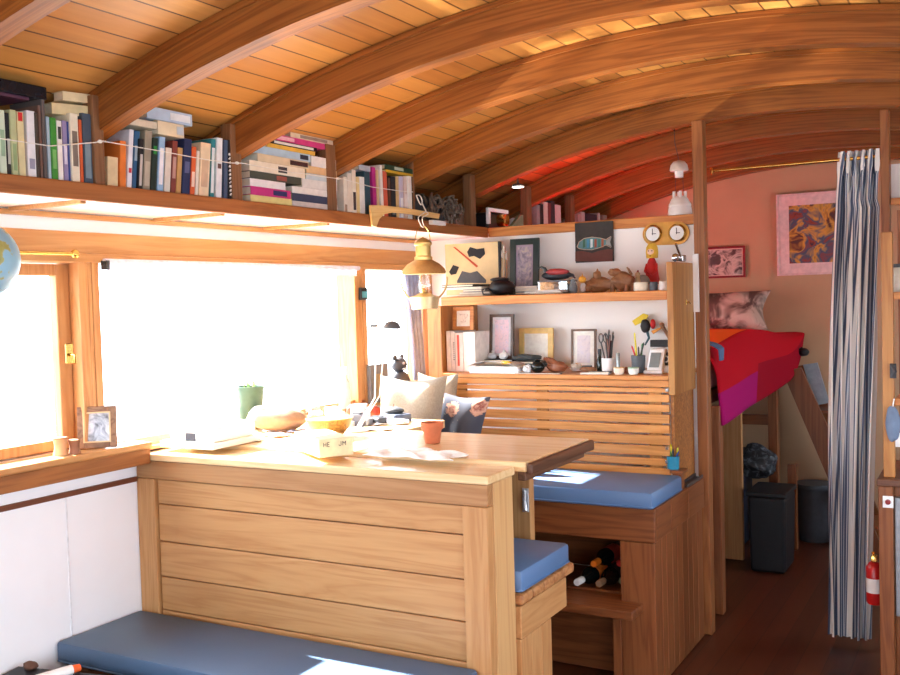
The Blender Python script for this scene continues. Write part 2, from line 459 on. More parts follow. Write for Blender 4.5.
# studs standing on the shelf under the beams
studl = ['brown stud left of the cream book and curved beam', 'brown stud between standing books and the lying stack', 'brown stud right of the lying book stack',
 'brown stud behind the brass lamp cord', 'brown stud left of the camera bag in the corner', 'brown stud left of the far book row beyond the partition', 'brown stud between the two far book rows']
sy = [(U(95, 186, x=XS - .03).y, U(105, 186, x=XS - .03).y), (U(232, 199, x=XS - .03).y, U(242, 200, x=XS - .03).y), (U(333, 210, x=XS - .03).y, U(343, 211, x=XS - .03).y), (4.125, 4.185), (4.80, 4.856), (5.54, 5.604), (6.25, 6.314)]
sy[2] = (3.478, 3.545); sy[3] = (U(415, 220, x=XS - .03).y, 4.196)
for (a, b), l in zip(sy, studl):
    zt = arcz(XS - .025, RC) - .012
    tag(box((XS - .075, a, ZS + .0005), (XS - .025, b, zt - .012), .003).build('shelf_stud', W_stud), l, 'post', 'shelf studs')
tag(box((XS - .075, 1.50, ZS + .0005), (XS - .025, 1.545, arcz(XS - .025, RC) - .024), .003).build('shelf_stud', W_stud), 'brown stud at the far left out past the globe', 'post', 'shelf studs')

# ---- books
bookmats = {}
def bmat(c):
    c = tuple(c)
    if c not in bookmats: bookmats[c] = plain('book_cover_%02x%02x%02x' % c, c, .5, var=.1, scale=25)
    return bookmats[c]
XB = XS - .028
def py_lip(px): return 174 + .107 * px
def stand(px0, px1, pyt, c, label, shift=0, depth=.15, band=None, group=None, xf=None, zb=ZS + .001):
    """a book standing on the shelf, spine to the room"""
    xf = XB - random.uniform(0, .012) if xf is None else xf
    pb = py_lip((px0 + px1) / 2)
    y0 = U(px0, pb, x=xf).y + .0006; y1 = U(px1, pb, x=xf).y - .0006
    mid = (px0 + px1) / 2 + shift
    zt = U(mid, pyt, x=xf).z
    if shift: sh = (shift / 57. + .03) * (pb - pyt) * (y1 - y0) / (px1 - px0)
    else: sh = 0.
    xt = xf - depth
    lim = AC.x - math.sqrt(max(0, (RC - .012) ** 2 - (zt - AC.z) ** 2))
    if xt < lim: xt = min(lim, xf - .06)
    shv = (0, sh, 0)
    th = min(.003, (y1 - y0) * .2)
    mb = MB(); mb.box((xf - .003, y0, zb), (xf, y1, zt), .001, shear=shv)
    mb.box((xt, y0, zb), (xf - .003, y0 + th, zt), 0, shear=shv); mb.box((xt, y1 - th, zb), (xf - .003, y1, zt), 0, shear=shv)
    o = mb.build('book', bmat(c)); tag(o, label, 'book', group)
    MB().box((xt + .004, y0 + th, zb + .004), (xf - .0035, y1 - th, zt - .005), 0, shear=(0, sh * (zt - zb - .009) / (zt - zb), 0)).build('pages', M_paper, o)
    if band:
        bc, f0, f1 = band; hh = zt - zb
        m2 = MB(); w_ = (y1 - y0)
        a, b_ = zb + hh * f0, zb + hh * f1
        m2.box((xf + .0001, y0 + w_ * .18, a), (xf + .0009, y1 - w_ * .18, b_), 0, shear=(0, sh * (f1 - f0), 0))
        for v in m2.bm.verts: v.co.y += sh * f0
        m2.build('title_band', bmat(bc), o)
    return o
G1 = 'books standing in the first bay'
B1 = [(-6, 0, 108, (110, 60, 44), 'brown book at the left picture edge', -2, None),
 (1, 7.6, 110, (206, 222, 198), 'pale mint book, leftmost beside the black one', -2, ((150, 180, 150), .3, .7)),
 (8, 12.5, 113, (34, 36, 40), 'thin black book between pale mint and pale green books', -2, ((180, 180, 170), .2, .6)),
 (13, 19, 110, (186, 192, 146), 'wide pale green book left of the red-topped one', -2, ((146, 168, 120), .1, .5)),
 (19.5, 26.5, 112, (218, 208, 160), 'cream book with a red top end', -2, ((200, 40, 40), .86, .99)),
 (28.5, 37, 111, (232, 230, 232), 'white book right of the red-topped cream book', -1, ((150, 150, 170), .15, .3)),
 (37.4, 40.6, 113, (70, 60, 52), 'thin dark brown book beside the white book', 0, None),
 (41, 44.3, 106, (120, 88, 76), 'brown tall book left of the grey-brown one', 0, None),
 (44.6, 48, 100, (92, 84, 82), 'tallest grey-brown book under the black folder corner', 0, None),
 (48.6, 52.3, 117, (170, 190, 206), 'pale blue book left of the green one', 0, None),
 (52.6, 58.6, 118, (62, 140, 52), 'bright green book in the first bay', 0, ((120, 180, 100), .2, .5)),
 (59, 64, 121, (236, 232, 226), 'white narrow book right of the green one', 0, ((60, 60, 60), .7, .9)),
 (64.4, 69.2, 121, (146, 136, 178), 'lavender book in the first bay', 0, ((220, 214, 230), .3, .6)),
 (69.6, 72.2, 122, (60, 86, 160), 'thin blue book right of the lavender one', 0, None),
 (72.6, 80.6, 114, (232, 224, 200), 'cream book left of the orange-red spine', 0, ((120, 110, 100), .25, .75)),
 (81, 84.2, 120, (206, 92, 48), 'thin orange-red book beside the slate patterned one', 0, None),
 (84.6, 93.5, 114, (70, 84, 100), 'slate blue patterned book beside the first stud', 0, ((120, 140, 150), .1, .6))]
for a in B1: stand(a[0], a[1], a[2], a[3], a[4], a[5], .16, a[6], G1)
stand(107.5, 118, 157, (226, 204, 160), 'small cream book alone behind the beam foot', 1, .13)
stand(120, 126, 141, (222, 124, 52), 'orange narrow slab in place of the beam foot, right of the small cream book', 1, .15)  # book-shaped orange slab added in place of the beam's lower part
G2 = 'books standing in the second bay'
B2 = [(127, 131.5, 129.5, (228, 228, 236), 'white leaning book with a red dot on its spine', 3.4, ((190, 40, 60), .28, .36)),
 (132, 137.5, 131, (56, 100, 140), 'steel blue leaning book beside the white one', 3.4, ((170, 190, 200), .5, .75)),
 (138, 142, 139, (40, 38, 40), 'black leaning book with pale lettering, second bay', 3.4, ((200, 190, 180), .1, .7)),
 (142.5, 150, 131, (156, 146, 128), 'wide grey-beige leaning book', 3.4, ((190, 180, 160), .1, .5)),
 (150.8, 156, 138, (32, 48, 40), 'black book with a green top, leaning', 3.4, ((40, 140, 60), .7, .85)),
 (157, 163, 137, (150, 186, 220), 'light blue leaning book with white lettering', 3.4, ((240, 240, 245), .15, .8)),
 (164, 170, 148, (220, 210, 196), 'short off-white book left of the maroon one', 3.4, None),
 (170.5, 175.5, 141, (130, 62, 54), 'maroon leaning book in the second bay', 3.4, ((190, 150, 140), .3, .7)),
 (176, 181.5, 148, (204, 160, 100), 'short tan book left of the navy one', 3.4, None),
 (182, 189.5, 139, (34, 46, 86), 'navy wide leaning book', 3.4, ((90, 100, 140), .4, .6)),
 (190, 194.5, 147, (220, 100, 50), 'orange leaning book right of the navy one', 3.4, ((245, 220, 200), .2, .5)),
 (195, 198, 151, (230, 222, 208), 'thin white book between orange and cream books', 3.4, None),
 (198.6, 208.5, 143, (230, 210, 176), 'widest cream book of the second bay', 3.4, ((210, 180, 150), .2, .7)),
 (209.5, 214, 139, (50, 128, 134), 'teal book with white lettering', 2.6, ((230, 236, 236), .1, .85)),
 (216, 221.5, 138, (232, 234, 236), 'white book with a brown square near the right stud', 1.8, ((110, 80, 70), .5, .58)),
 (224, 227.6, 140, (70, 88, 116), 'slate blue book second from the right stud', .8, None)]
for a in B2: stand(a[0], a[1], a[2], a[3], a[4], a[5], .15, a[6], G2)
# black spine with a column of white letters, drawn as small marks
o = stand(228.4, 231.8, 140, (24, 24, 26), 'black book with white letters against the second stud', .4, .15, None, G2)
rn = random.Random(3); b = MB(); vy = [v.co for v in o.data.vertices]; oy = o.location
fx = max(v.x for v in vy) + oy.x; ya, yb = min(v.y for v in vy) + oy.y, max(v.y for v in vy) + oy.y; za_ = oy.z
for k in range(11):
    z_ = za_ + .02 + k * .015; w_ = yb - ya
    b.box((fx + .0002, ya + w_ * .25, z_), (fx + .0009, ya + w_ * (.45 + .3 * rn.random()), z_ + .004)).box((fx + .0002, ya + w_ * (.3 + .2 * rn.random()), z_ + .004), (fx + .0009, ya + w_ * .7, z_ + .009))
b.build('spine_lettering', plain('letter_cream', (236, 232, 224), .6), o)
G4 = 'books standing in the fourth bay'
B4 = [(344.5, 348, 177, (228, 220, 206), 'off-white book right against the third stud', 0, ((150, 130, 110), .05, .25)),
 (348.4, 352.6, 173, (226, 214, 198), 'ivory book second from the third stud', 0, None),
 (353, 357, 170, (232, 224, 208), 'ivory book third from the third stud, with dark tick', 0, ((70, 60, 60), .1, .5)),
 (357.4, 360.3, 177, (232, 208, 150), 'thin yellow-cream book, fourth bay', 0, None),
 (360.7, 365.4, 177, (236, 234, 230), 'clean white book left of the teal one', 0, None),
 (365.8, 371, 172, (46, 78, 92), 'dark teal book left of the magenta one', 0, None),
 (373.8, 377.4, 167, (186, 40, 130), 'magenta book standing in the fourth bay', -2.5, None),
 (377.8, 380, 170, (214, 186, 140), 'thin beige book right of the magenta one', -2, None),
 (381.8, 384.4, 165, (232, 226, 220), 'thin tall white book left of the orange-red one', -2.5, None),
 (384.8, 388.6, 171, (214, 96, 70), 'orange-red book, fourth bay', -2.5, None),
 (389, 391.4, 178, (84, 54, 40), 'thin brown book under the green one', 0, None),
 (391.8, 396.4, 176.5, (40, 44, 50), 'black book under the lying green book', 0, ((110, 120, 120), .1, .3)),
 (396.8, 400, 176.5, (216, 184, 132), 'tan book under the lying green book', 0, None),
 (400.4, 404, 176.5, (206, 200, 222), 'pale lavender book under the lying green book', 0, ((245, 245, 250), .05, .5)),
 (404.4, 409.2, 176.5, (222, 200, 190), 'pinkish-white book near the fourth stud', 0, ((235, 220, 215), .1, .6)),
 (409.6, 412.6, 175, (238, 236, 230), 'white book near the fourth stud', 0, None),
 (413, 414.6, 176, (34, 32, 36), 'thin black book against the fourth stud', 0, None)]
for a in B4: stand(a[0], a[1], a[2], a[3], a[4], a[5], .14, a[6], G4)
def lie(px0, px1, pyb, pyt, c, label, group, xf, zb, zt=None, depth=.15, tilt=0., name='book', band=None):
    """a book lying flat, spine to the room; returns its top"""
    y0 = U(px0, (pyb + pyt) / 2, x=xf).y; y1 = U(px1, (pyb + pyt) / 2, x=xf).y
    if zt is None: zt = zb + (U((px0 + px1) / 2, pyt, x=xf).z - U((px0 + px1) / 2, pyb, x=xf).z)
    xt = xf - depth; lim = AC.x - math.sqrt(max(0, (RC - .014) ** 2 - (zt + abs(tilt) - AC.z) ** 2))
    if xt < lim: xt = min(lim, xf - .05)
    th = min(.0025, (zt - zb) * .2)
    def sl(mb):
        if tilt:
            for v in mb.bm.verts: v.co.z += tilt * (v.co.y - y0) / (y1 - y0)
        return mb
    mb = MB(); mb.box((xf - .003, y0, zb), (xf, y1, zt), .001); mb.box((xt, y0, zb), (xf - .003, y1, zb + th)); mb.box((xt, y0, zt - th), (xf - .003, y1, zt))
    o = sl(mb).build(name, bmat(c)); tag(o, label, 'book' if name == 'book' else name.replace('_', ' '), group)
    sl(MB().box((xt + .004, y0 + .004, zb + th), (xf - .0035, y1 - .004, zt - th))).build('pages', M_paper, o)
    if band:
        bc, f0, f1 = band
        sl(MB().box((xf + .0001, y0 + (y1 - y0) * f0, zb + (zt - zb) * .2), (xf + .0009, y0 + (y1 - y0) * f1, zt - (zt - zb) * .2))).build('title_band', bmat(bc), o)
    return zt
def ztop(px, py, x=XB): return U(px, py, x=x).z
# lying on the first bay
za = ztop(75, 113.2) ; G = 'books lying on top of standing rows'
zb_ = lie(52, 94, 117, 106, (220, 204, 158), 'cream book lying on the first bay, lower of two', G, XB - .02, ztop(60, 116.3, XB) + .009, depth=.12, tilt=.012)
lie(63, 95, 106, 97, (228, 212, 170), 'cream book lying on the first bay, upper of two', G, XB - .02, zb_ + .0135, depth=.1, tilt=.008)
zq = ztop(24, 99.5)
y0 = U(-30, 95, x=XB).y; y1 = U(47, 95, x=XB).y
fm = MB().box((XB - .13, y0, zq + .012), (XB, y1, zq + .05), .003)
for v in fm.bm.verts: v.co.z += -.0 * (v.co.y - y0)
tag(fm.build('folder', plain('black_folder', (26, 27, 34), .25)), 'glossy black folder lying on the leftmost books', 'folder')
tag(box((XB - .14, U(-30, 104, x=XB).y, zq + .001), (XB - .006, U(31, 104, x=XB).y, zq + .0115), .002).build('folder', plain('plum_folder', (78, 46, 66), .4)), 'thin plum folder under the glossy black folder', 'folder')
# lying on the second bay
zt2 = ztop(151, 129.2)
z1 = lie(129, 157, 130, 123, (214, 206, 186), 'cream book lying on the second bay, left of two', G, XB, zt2 + .004, depth=.1)
z2 = lie(158, 184, 137.3, 124, (226, 212, 180), 'thick cream book lying on the second bay', G, XB - .004, ztop(171, 136.3) + .002, depth=.11, band=((190, 205, 215), .72, .98))
lie(147, 192, 121, 109, (176, 200, 224), 'pale blue book lying topmost on the second bay', G, XB - .006, max(z1, z2) + .002, depth=.08, band=((226, 234, 240), .5, .95))
# third bay: two lying stacks
G3 = 'books lying stacked in the third bay'
Ls = [(243.5, 285, 9, (224, 212, 140), 'pale yellow book, bottom of the left lying stack', None), (244, 284, 9, (196, 54, 130), 'pink and navy book second in the left lying stack', ((50, 50, 100), .55, .9)),
 (243.5, 279, 8, (232, 230, 232), 'white book third in the left lying stack', None), (244, 295, 8, (70, 74, 66), 'dark green mottled book in the left lying stack', ((150, 80, 70), .5, .7)),
 (243.5, 299, 11, (232, 222, 202), 'thick beige-white book mid left lying stack', ((60, 56, 60), .5, .66)), (252, 303, 8.5, (214, 196, 164), 'cream book with dark photo end, left lying stack', ((70, 40, 40), .62, .98)),
 (244, 305, 8.5, (176, 204, 222), 'pale blue book high in the left lying stack', ((40, 44, 60), .82, .96)), (262, 310, 4.5, (222, 178, 74), 'yellow spiral pad on the left lying stack', None),
 (264, 312, 4.5, (30, 30, 34), 'black spiral-bound pad on the left lying stack', ((230, 230, 220), .1, .92)), (272, 327, 6.5, (206, 62, 130), 'magenta paper-bound book near the stack top', ((230, 180, 200), .0, .3)), (286, 331, 5.5, (212, 200, 178), 'cream book topmost of the left lying stack', ((150, 130, 120), .2, .8))]
z = ZS + .001
xk = XB
for px0, px1, h, c, l, bd in Ls:
    hz = h / 72. * .235 * 1.12
    px0 = max(px0, 243.5)
    y0 = U(px0, 180, x=xk).y; y1 = U(px1, 180, x=xk).y
    if z > ZS + .17: xk = XB - .004
    z = lie(px0, px1, 0, 0, c, l, G3, xk, z, z + hz, depth=.17, band=bd) + .0006
Rs = [(285.6, 331.5, 7, (210, 200, 196), 'mottled pale book, bottom of the right lying stack'), (285.6, 330.5, 7.5, (60, 70, 96), 'navy book second in the right lying stack'),
 (285.6, 330.5, 6.5, (232, 230, 226), 'white book third in the right lying stack'), (296, 331, 9, (220, 220, 218), 'light grey book mid right lying stack'), (300, 331, 6, (190, 206, 214), 'pale blue book in the right lying stack'),
 (300.5, 331, 7.5, (216, 182, 136), 'tan book under the topmost white one'), (306, 331.5, 10.5, (236, 232, 226), 'thick white book, topmost of the right lying stack')]
z = ZS + .001
for k, (px0, px1, h, c, l) in enumerate(Rs):
    hz = h / 72. * .235 * 1.27
    z = lie(px0, px1, 0, 0, c, l, G3, XB - .001, z, z + hz, depth=.15) + .0006
# lying on the fourth bay
zt4 = ztop(404, 176.3)
lie(386, 414, 176, 172.5, (196, 160, 40), 'thin mustard book under the dark green one', G, XB, zt4 + .006, zt4 + .018, depth=.1)
lie(385, 415, 172, 168, (36, 66, 48), 'dark green book lying on the fourth bay', G, XB, zt4 + .0185, zt4 + .042, depth=.1, band=((180, 190, 170), .3, .6))
lie(359, 370.5, 177, 168, (180, 186, 196), 'grey-blue booklet lying on the white books', G, XB - .012, ztop(363, 170) + .001, ztop(363, 167) + .012, depth=.06)
# beyond the partition
def far_books(spec, grp, x, zb):
    for px0, px1, pyt, c, l, sh in spec:
        y0 = U(px0, 215, x=x).y; y1 = U(px1, 215, x=x).y - .001; zt = U((px0 + px1) / 2, pyt, x=x).z
        d = min(.12, x - (AC.x - math.sqrt((RC - .014) ** 2 - (zt - AC.z) ** 2)))
        o = MB().box((x - .003, y0, zb), (x, y1, zt), .001).box((x - d, y0, zb), (x - .003, y0 + .003, zt)).box((x - d, y1 - .003, zb), (x - .003, y1, zt)).build('book', bmat(c)); tag(o, l, 'book', grp)
        MB().box((x - d + .004, y0 + .003, zb + .003), (x - .0035, y1 - .003, zt - .004)).build('pages', M_paper, o)
GF = 'far books beyond the partition'
far_books([(537, 540, 205, (150, 150, 156), 'grey book leftmost of the far row', 0), (540, 543.5, 204, (30, 34, 40), 'black book left in the far row', 0), (543.8, 548, 202, (222, 206, 200), 'pinkish white book in the far row', 0),
 (548.4, 551, 203, (120, 60, 60), 'maroon book in the far row', 0), (551.3, 555, 201, (40, 46, 60), 'dark navy book in the far row', 0), (555.3, 561, 205, (214, 204, 206), 'white book with dark marks in the far row', 0)], GF, XB, ZS + .001)
far_books([(578, 581, 214, (196, 170, 170), 'pale book leftmost of the farthest small row', 0), (581.5, 585, 212, (210, 190, 190), 'pale taller book in the farthest small row', 0), (586, 597, 214, (50, 36, 60), 'dark purple box-like book in the farthest row', 0), (598, 600, 213, (200, 190, 190), 'thin white book in the farthest row', 0), (603, 607, 215, (150, 130, 120), 'brown short book at the farthest end', 0)], GF + ' end', XB, ZS + .001)
# white string laced across the books
pts = []
sag = [(0, 138.5), (50, 146), (95, 142.5), (103, 141), (108, 142), (160, 151), (205, 159.5), (232, 163), (242, 163.2), (290, 172), (333, 178), (343, 179), (372, 187), (400, 191), (413, 192)]
P = [U(a, b, x=XS - .012) for a, b in sag]
P.insert(0, U(-40, 137, x=XS - .012)); sc = MB().tube(P, .0018, 6)
for px, py in ((100, 141.5), (237, 163), (338, 178.5)): c = U(px, py, x=XS - .014); sc.ell(c, (.006, .010, .006), 8)
tag(sc.build('string', plain('white_string', (236, 232, 224), .8)), 'thin white string laced across the standing books and studs', 'string')

# crumpled dark bag with fluffy coil, camera bits in corner (shelf)
t = T('duffel_bag', 'crumpled dark grey bag with a shaggy light coil on the shelf corner', 'bag', (XS - .12, 4.46, ZS))
b = MB(); b.ell((XS - .15, 4.47, ZS + .075), (.095, .24, .085), 28, None, .10, 3)
for v in b.bm.verts: v.co.z = max(ZS + .0006, v.co.z)
b.build('bag_body', plain('dark_crumpled_cloth', (62, 62, 66), .5, bump=.6, scale=40), t, True)
rn = random.Random(5); b = MB()
for k in range(44):
    a = rn.uniform(0, 6.28); c = Vector((XS - .055 + rn.uniform(-.03, .015), 4.55 + rn.uniform(-.16, .17), ZS + .085 + rn.uniform(-.06, .05)))
    pts = [c + Vector((.016 * math.cos(a + q), .032 * math.sin(a * 2 + q) * .9, .028 * math.sin(q + a))) for q in [x * .6 for x in range(9)]]
    for p in pts: p.z = max(ZS + .008, p.z)
    b.tube(pts, .0065, 6)
b.build('shaggy_coil', plain('grey_brown_fibre', (112, 97, 84), .8, var=.35), t, True)
t = T('camera_case', 'black camera with brass ring and white card in the shelf corner', 'camera', (XS - .1, 5.07, ZS))
MB().box((XS - .13, 5.03, ZS + .0006), (XS - .04, 5.27, ZS + .10), .014).build('body', M_black, t)
MB().lathe([(.0, 0), (.035, 0), (.035, .05), (.028, .055), (0, .05)], (XS - .04, 5.17, ZS + .058), 20, RY(90)).build('lens', M_brass, t, True)
b = MB().box((XS - .038, 5.0, ZS + .101), (XS - .02, 5.26, ZS + .122), .002).box((XS - .038, 5.0, ZS + .03), (XS - .02, 5.026, ZS + .101), .002)
b.build('white_bracket', M_whitep, t)
tag(MB().prism([(XS - .05, 5.30, ZS + .001), (XS - .05, 5.53, ZS + .001), (XS - .05, 5.53, ZS + .115), (XS - .05, 5.49, ZS + .11)], (-.02, 0, 0)).build('leaning_panel', plain('sage_green', (132, 152, 122), .6)), 'sage green panel leaning behind the shelf corner', 'board')
# little recessed spot on the beam beyond
t = T('spot_light', 'small bright oval spotlight under the beam beyond the corner', 'lamp', (-2.33, 5.2, 2.3))
c = U(518, 187, y=5.2)
t.location = c + Vector((0, 0, .05))
MB().lathe([(.03, 0), (.03, .012), (.012, .02), (0, .02)], c, 20).build('lamp_housing', M_dark, t, True)
em = bpy.data.materials.new('lamp_glow'); em.use_nodes = True; em.node_tree.nodes['Principled BSDF'].inputs['Emission Strength'].default_value = 6; em.node_tree.nodes['Principled BSDF'].inputs['Emission Color'].default_value = (1, .95, .85, 1)
MB().lathe([(0, 0), (.034, .001), (.034, .004), (0, .004)], c - Vector((0, 0, .003)), 20).build('bulb', em, t)
MB().tube([c + Vector((0, 0, .02)), Vector((c.x, c.y, arcz(c.x, RC)))], .006).build('stem', M_dark, t)

# bracket with lamp
br = [(371, 226), (374.5, 227), (377.5, 219), (383, 214), (392, 212.5), (410, 214.5), (437, 219), (438, 214), (415, 210), (395, 207), (380, 205.5), (369, 205.5), (369.5, 215)]
br = [U(a, b, x=XS + .004) for a, b in br]
t = T('lamp_bracket', 'pale curved wooden bracket fixed on the shelf lip', 'bracket', (XS, br[0].y, br[0].z))
MB().prism(br, (.011, 0, 0)).build('arm', W_bracket, t)
p0 = U(422, 219, x=XS + .004); MB().box((XS + .003, U(428, 222, x=XS).y, p0.z - .024), (XS + .03, U(441, 222, x=XS).y, p0.z - .001), .003).build('end_block', M_whitep, t)
# hanging brass oil lamp
LX = XS + .075
lc = U(423.5, 262, x=LX); LYc = lc.y
def lz(py): return U(423.5, py, x=LX).z
rad = lambda px: px / 986. * (lc.y * .8724 + lc.x * -.4867)
t = T('oil_lamp', 'brass hanging oil lamp with domed shade on a cord', 'lamp', (LX, LYc, lz(309)))
cc = (LX, LYc, 0)
MB().lathe([(0, lz(309)), (rad(13), lz(309)), (rad(14), lz(303)), (rad(15), lz(297)), (rad(9), lz(295)), (rad(5), lz(293)), (0, lz(293))], cc, 28).build('font', plain('pale_brass', (226, 208, 164), .35, .8), t, True)
MB().lathe([(rad(22.5), lz(273)), (rad(21), lz(269)), (rad(16), lz(264)), (rad(9), lz(260)), (rad(8), lz(259)), (rad(7.6), lz(260)), (rad(15), lz(265.5)), (rad(20), lz(270)), (rad(22), lz(274))], cc, 32).build('shade', plain('aged_brass', (206, 164, 104), .5, .5), t, True)
MB().lathe([(rad(9), lz(260)), (rad(9), lz(257)), (rad(7.6), lz(256)), (rad(7.6), lz(246)), (rad(9), lz(245)), (rad(9), lz(243)), (rad(6), lz(240)), (rad(2), lz(238)), (0, lz(237))], cc, 24).build('chimney_top', plain('light_brass', (226, 192, 120), .3, .75), t, True)
MB().lathe([(rad(5), lz(293)), (rad(6.5), lz(286)), (rad(4.5), lz(276)), (rad(4), lz(262))], cc, 20).build('chimney_glass', M_clear, t, True)
MB().lathe([(0, lz(293)), (rad(4), lz(293)), (rad(4.6), lz(290)), (rad(2), lz(286)), (0, lz(284))], cc, 16).build('burner', M_brass, t, True)
b = MB()
for a in (0.55, .55 + math.pi):
    R = rad(23)
    pts = []
    for k in range(17):
        ph = math.radians(-58 + 176 * k / 16 * .66 + 0)
        q = -1.0 + 1.12 * k / 16
        r = R * math.cos(max(-1.2, q)); zz = lz(283) + R * math.sin(q) * 1.0 + 0
        pts.append(Vector((LX + r * math.cos(a), LYc + r * math.sin(a), zz + rad(3))))
    b.tube(pts, .0045, 8)
b.build('guard_ring', plain('dull_brass', (190, 158, 104), .45, .6), t, True)
b = MB(); pts = [Vector((LX + rad(8) * math.cos(q) * .55, LYc + rad(8) * math.cos(q) * .84, lz(240) + rad(14) * math.sin(q))) for q in [math.pi * k / 14 for k in range(15)]]
b.tube(pts, .0022, 6).build('bail_handle', M_brass, t, True)
b = MB(); zc = lz(226); zb2 = U(424, 214, x=XS + .017).z
cy2 = U(424, 214, x=XS + .017).y
b.tube(cr([(LX, LYc - .012, zc), (LX - .01, LYc - .018, zc + .04), (XS + .033, cy2 - .012, zb2 + .01), (XS + .02, cy2, zb2 + .03), (XS + .0, cy2 + .01, zb2 + .06), (XS + .02, cy2 + .012, zb2 + .015), (XS + .034, cy2 + .012, zb2 - .0), (LX - .01, LYc + .018, zc + .04), (LX, LYc + .012, zc), (LX, LYc, zc - .006), (LX, LYc - .012, zc)]), .0028, 6)
b.tube(cr([(XS + .0, cy2 - .04, zb2 + .09), (XS + .006, cy2 - .028, zb2 + .06), (XS + .008, cy2 - .01, zb2 + .045), (XS + .004, cy2 + .008, zb2 + .066), (XS + .0, cy2 - .008, zb2 + .092), (XS - .0, cy2 - .04, zb2 + .09)]), .003, 6)
b.build('cord', plain('white_cord', (236, 230, 220), .8), t, True)

# globe at the left edge, hung from the shelf
gc = U(-21, 260, x=-2.42)
t = T('globe', 'hanging blue world globe cut by the left picture edge', 'globe', (gc.x, gc.y, gc.z - .105))
mg, nt, bs = _new('globe_map'); tc = nt.nodes.new('ShaderNodeTexCoord')
n = _noise(nt, 9., 5, tc.outputs['Object']); r = _ramp(nt, n.outputs['Fac'], [(.0, lin((120, 176, 210))), (.50, lin((150, 198, 222))), (.515, lin((176, 176, 110))), (.6, lin((146, 150, 80))), (.7, lin((200, 160, 100)))])
nt.links.new(r.outputs['Color'], bs.inputs['Base Color']); bs.inputs['Roughness'].default_value = .35
MB().ell(gc, (.105, .105, .105), 32).build('ball', mg, t, True)
MB().tube([gc + Vector((0, 0, .104)), (gc.x, gc.y, gc.z + .15)], .004).build('axis_pin', M_brass, t)
MB().tube([(gc.x, gc.y, gc.z + .15), (XS - .006, gc.y, 2.034)], .0015, 6).build('hanging_cord', plain('white_cord', (236, 230, 220), .8), t)

# brass curtain rod over window two, roller blind on window three
b = T('curtain_rod', 'slim brass curtain rod with round finial over the left window', 'rod', (XW + .07, 1.7, 1.87))
ra = U(8, 253.5, x=XW + .06); rb = U(75, 254, x=XW + .06)
MB().tube([(XW + .06, .85, ra.z), rb], .006, 10).build('rod', M_brass, b, True)
MB().ell(rb, (.016, .016, .016), 14).build('finial', M_brass, b, True)
MB().tube([(XW + .03, rb.y, rb.z), (XW + .06, rb.y, rb.z)], .006).build('holder', M_brass, b)
t = T('roller_blind', 'rolled up translucent blind across the top of the big window', 'blind', (XW + .03, 3.3, 1.83))
MB().tube([(XW + .05, 2.535, 1.866), (XW + .05, 4.17, 1.866)], .011, 12).build('roller', plain('blind_cloth', (220, 214, 226), .8), t, True)
bm_ = bpy.data.materials.new('blind_sheet'); bm_.use_nodes = True; bb = bm_.node_tree.nodes['Principled BSDF']; bb.inputs['Base Color'].default_value = lin((214, 206, 230)); bb.inputs['Roughness'].default_value = .9; bb.inputs['Transmission Weight'].default_value = 0
ntb = bm_.node_tree; tr = ntb.nodes.new('ShaderNodeBsdfTranslucent'); tr.inputs[0].default_value = lin((226, 218, 240)); mx = ntb.nodes.new('ShaderNodeMixShader'); mx.inputs[0].default_value = .6
tr2 = ntb.nodes.new('ShaderNodeBsdfTransparent'); mx2 = ntb.nodes.new('ShaderNodeMixShader'); mx2.inputs[0].default_value = .25
ntb.links.new(bb.outputs[0], mx.inputs[1]); ntb.links.new(tr.outputs[0], mx.inputs[2]); ntb.links.new(mx.outputs[0], mx2.inputs[1]); ntb.links.new(tr2.outputs[0], mx2.inputs[2])
ntb.links.new(mx2.outputs[0], ntb.nodes['Material Output'].inputs[0])
MB().box((XW + .047, 2.55, 1.832), (XW + .049, 4.15, 1.858)).build('sheet', bm_, t)
MB().box((XW + .044, 2.55, 1.826), (XW + .052, 4.15, 1.832), .001).build('hem_bar', M_whitep, t)
MB().box((XW + .03, 2.535, 1.835), (XW + .065, 2.549, 1.87), .002).build('end_bracket', M_dark, t)
# window latch on left sash
t = T('window_latch', 'small brass latch on the left window stile', 'latch', (XW + .02, 2.36, 1.5))
la = U(69, 352, x=XW + .032)
MB().box((XW + .0305, la.y - .016, la.z - .04), (XW + .036, la.y + .016, la.z + .03), .003).build('plate', M_brass, t)
MB().tube([la + Vector((.006, 0, -.01)), la + Vector((.03, .0, -.012)), la + Vector((.034, -.005, -.04))], .006).build('lever', M_brass, t, True)
# pale blue curtain at the third pane
def curt2(u, v):
    y = 4.60 + .13 * u + .07 * v * (1 - .3 * u); z = 1.85 - .60 * v
    return Vector((XW + .055 + .016 * math.sin(u * 20), y, z))
tag(MB().grid(curt2, 40, 8).build('window_curtain', plain('pale_blue_cloth', (150, 160, 196), .9), None, True, .002), 'pale blue curtain gathered at the right of the narrow window', 'curtain')
# phone like gadget hung on mullion
t = T('weather_gadget', 'small black gadget with blue screen hung beside the narrow window', 'gadget', (XW + .03, 4.27, 1.6))
ga = U(362.5, 293, x=XW + .034); 
MB().box((XW + .0305, ga.y - .032, ga.z - .036), (XW + .045, ga.y + .032, ga.z + .028), .004).build('case', M_black, t)
MB().box((XW + .0452, ga.y - .02, ga.z - .024), (XW + .0465, ga.y + .024, ga.z + .008)).build('screen', plain('blue_screen', (90, 170, 190), .2), t)

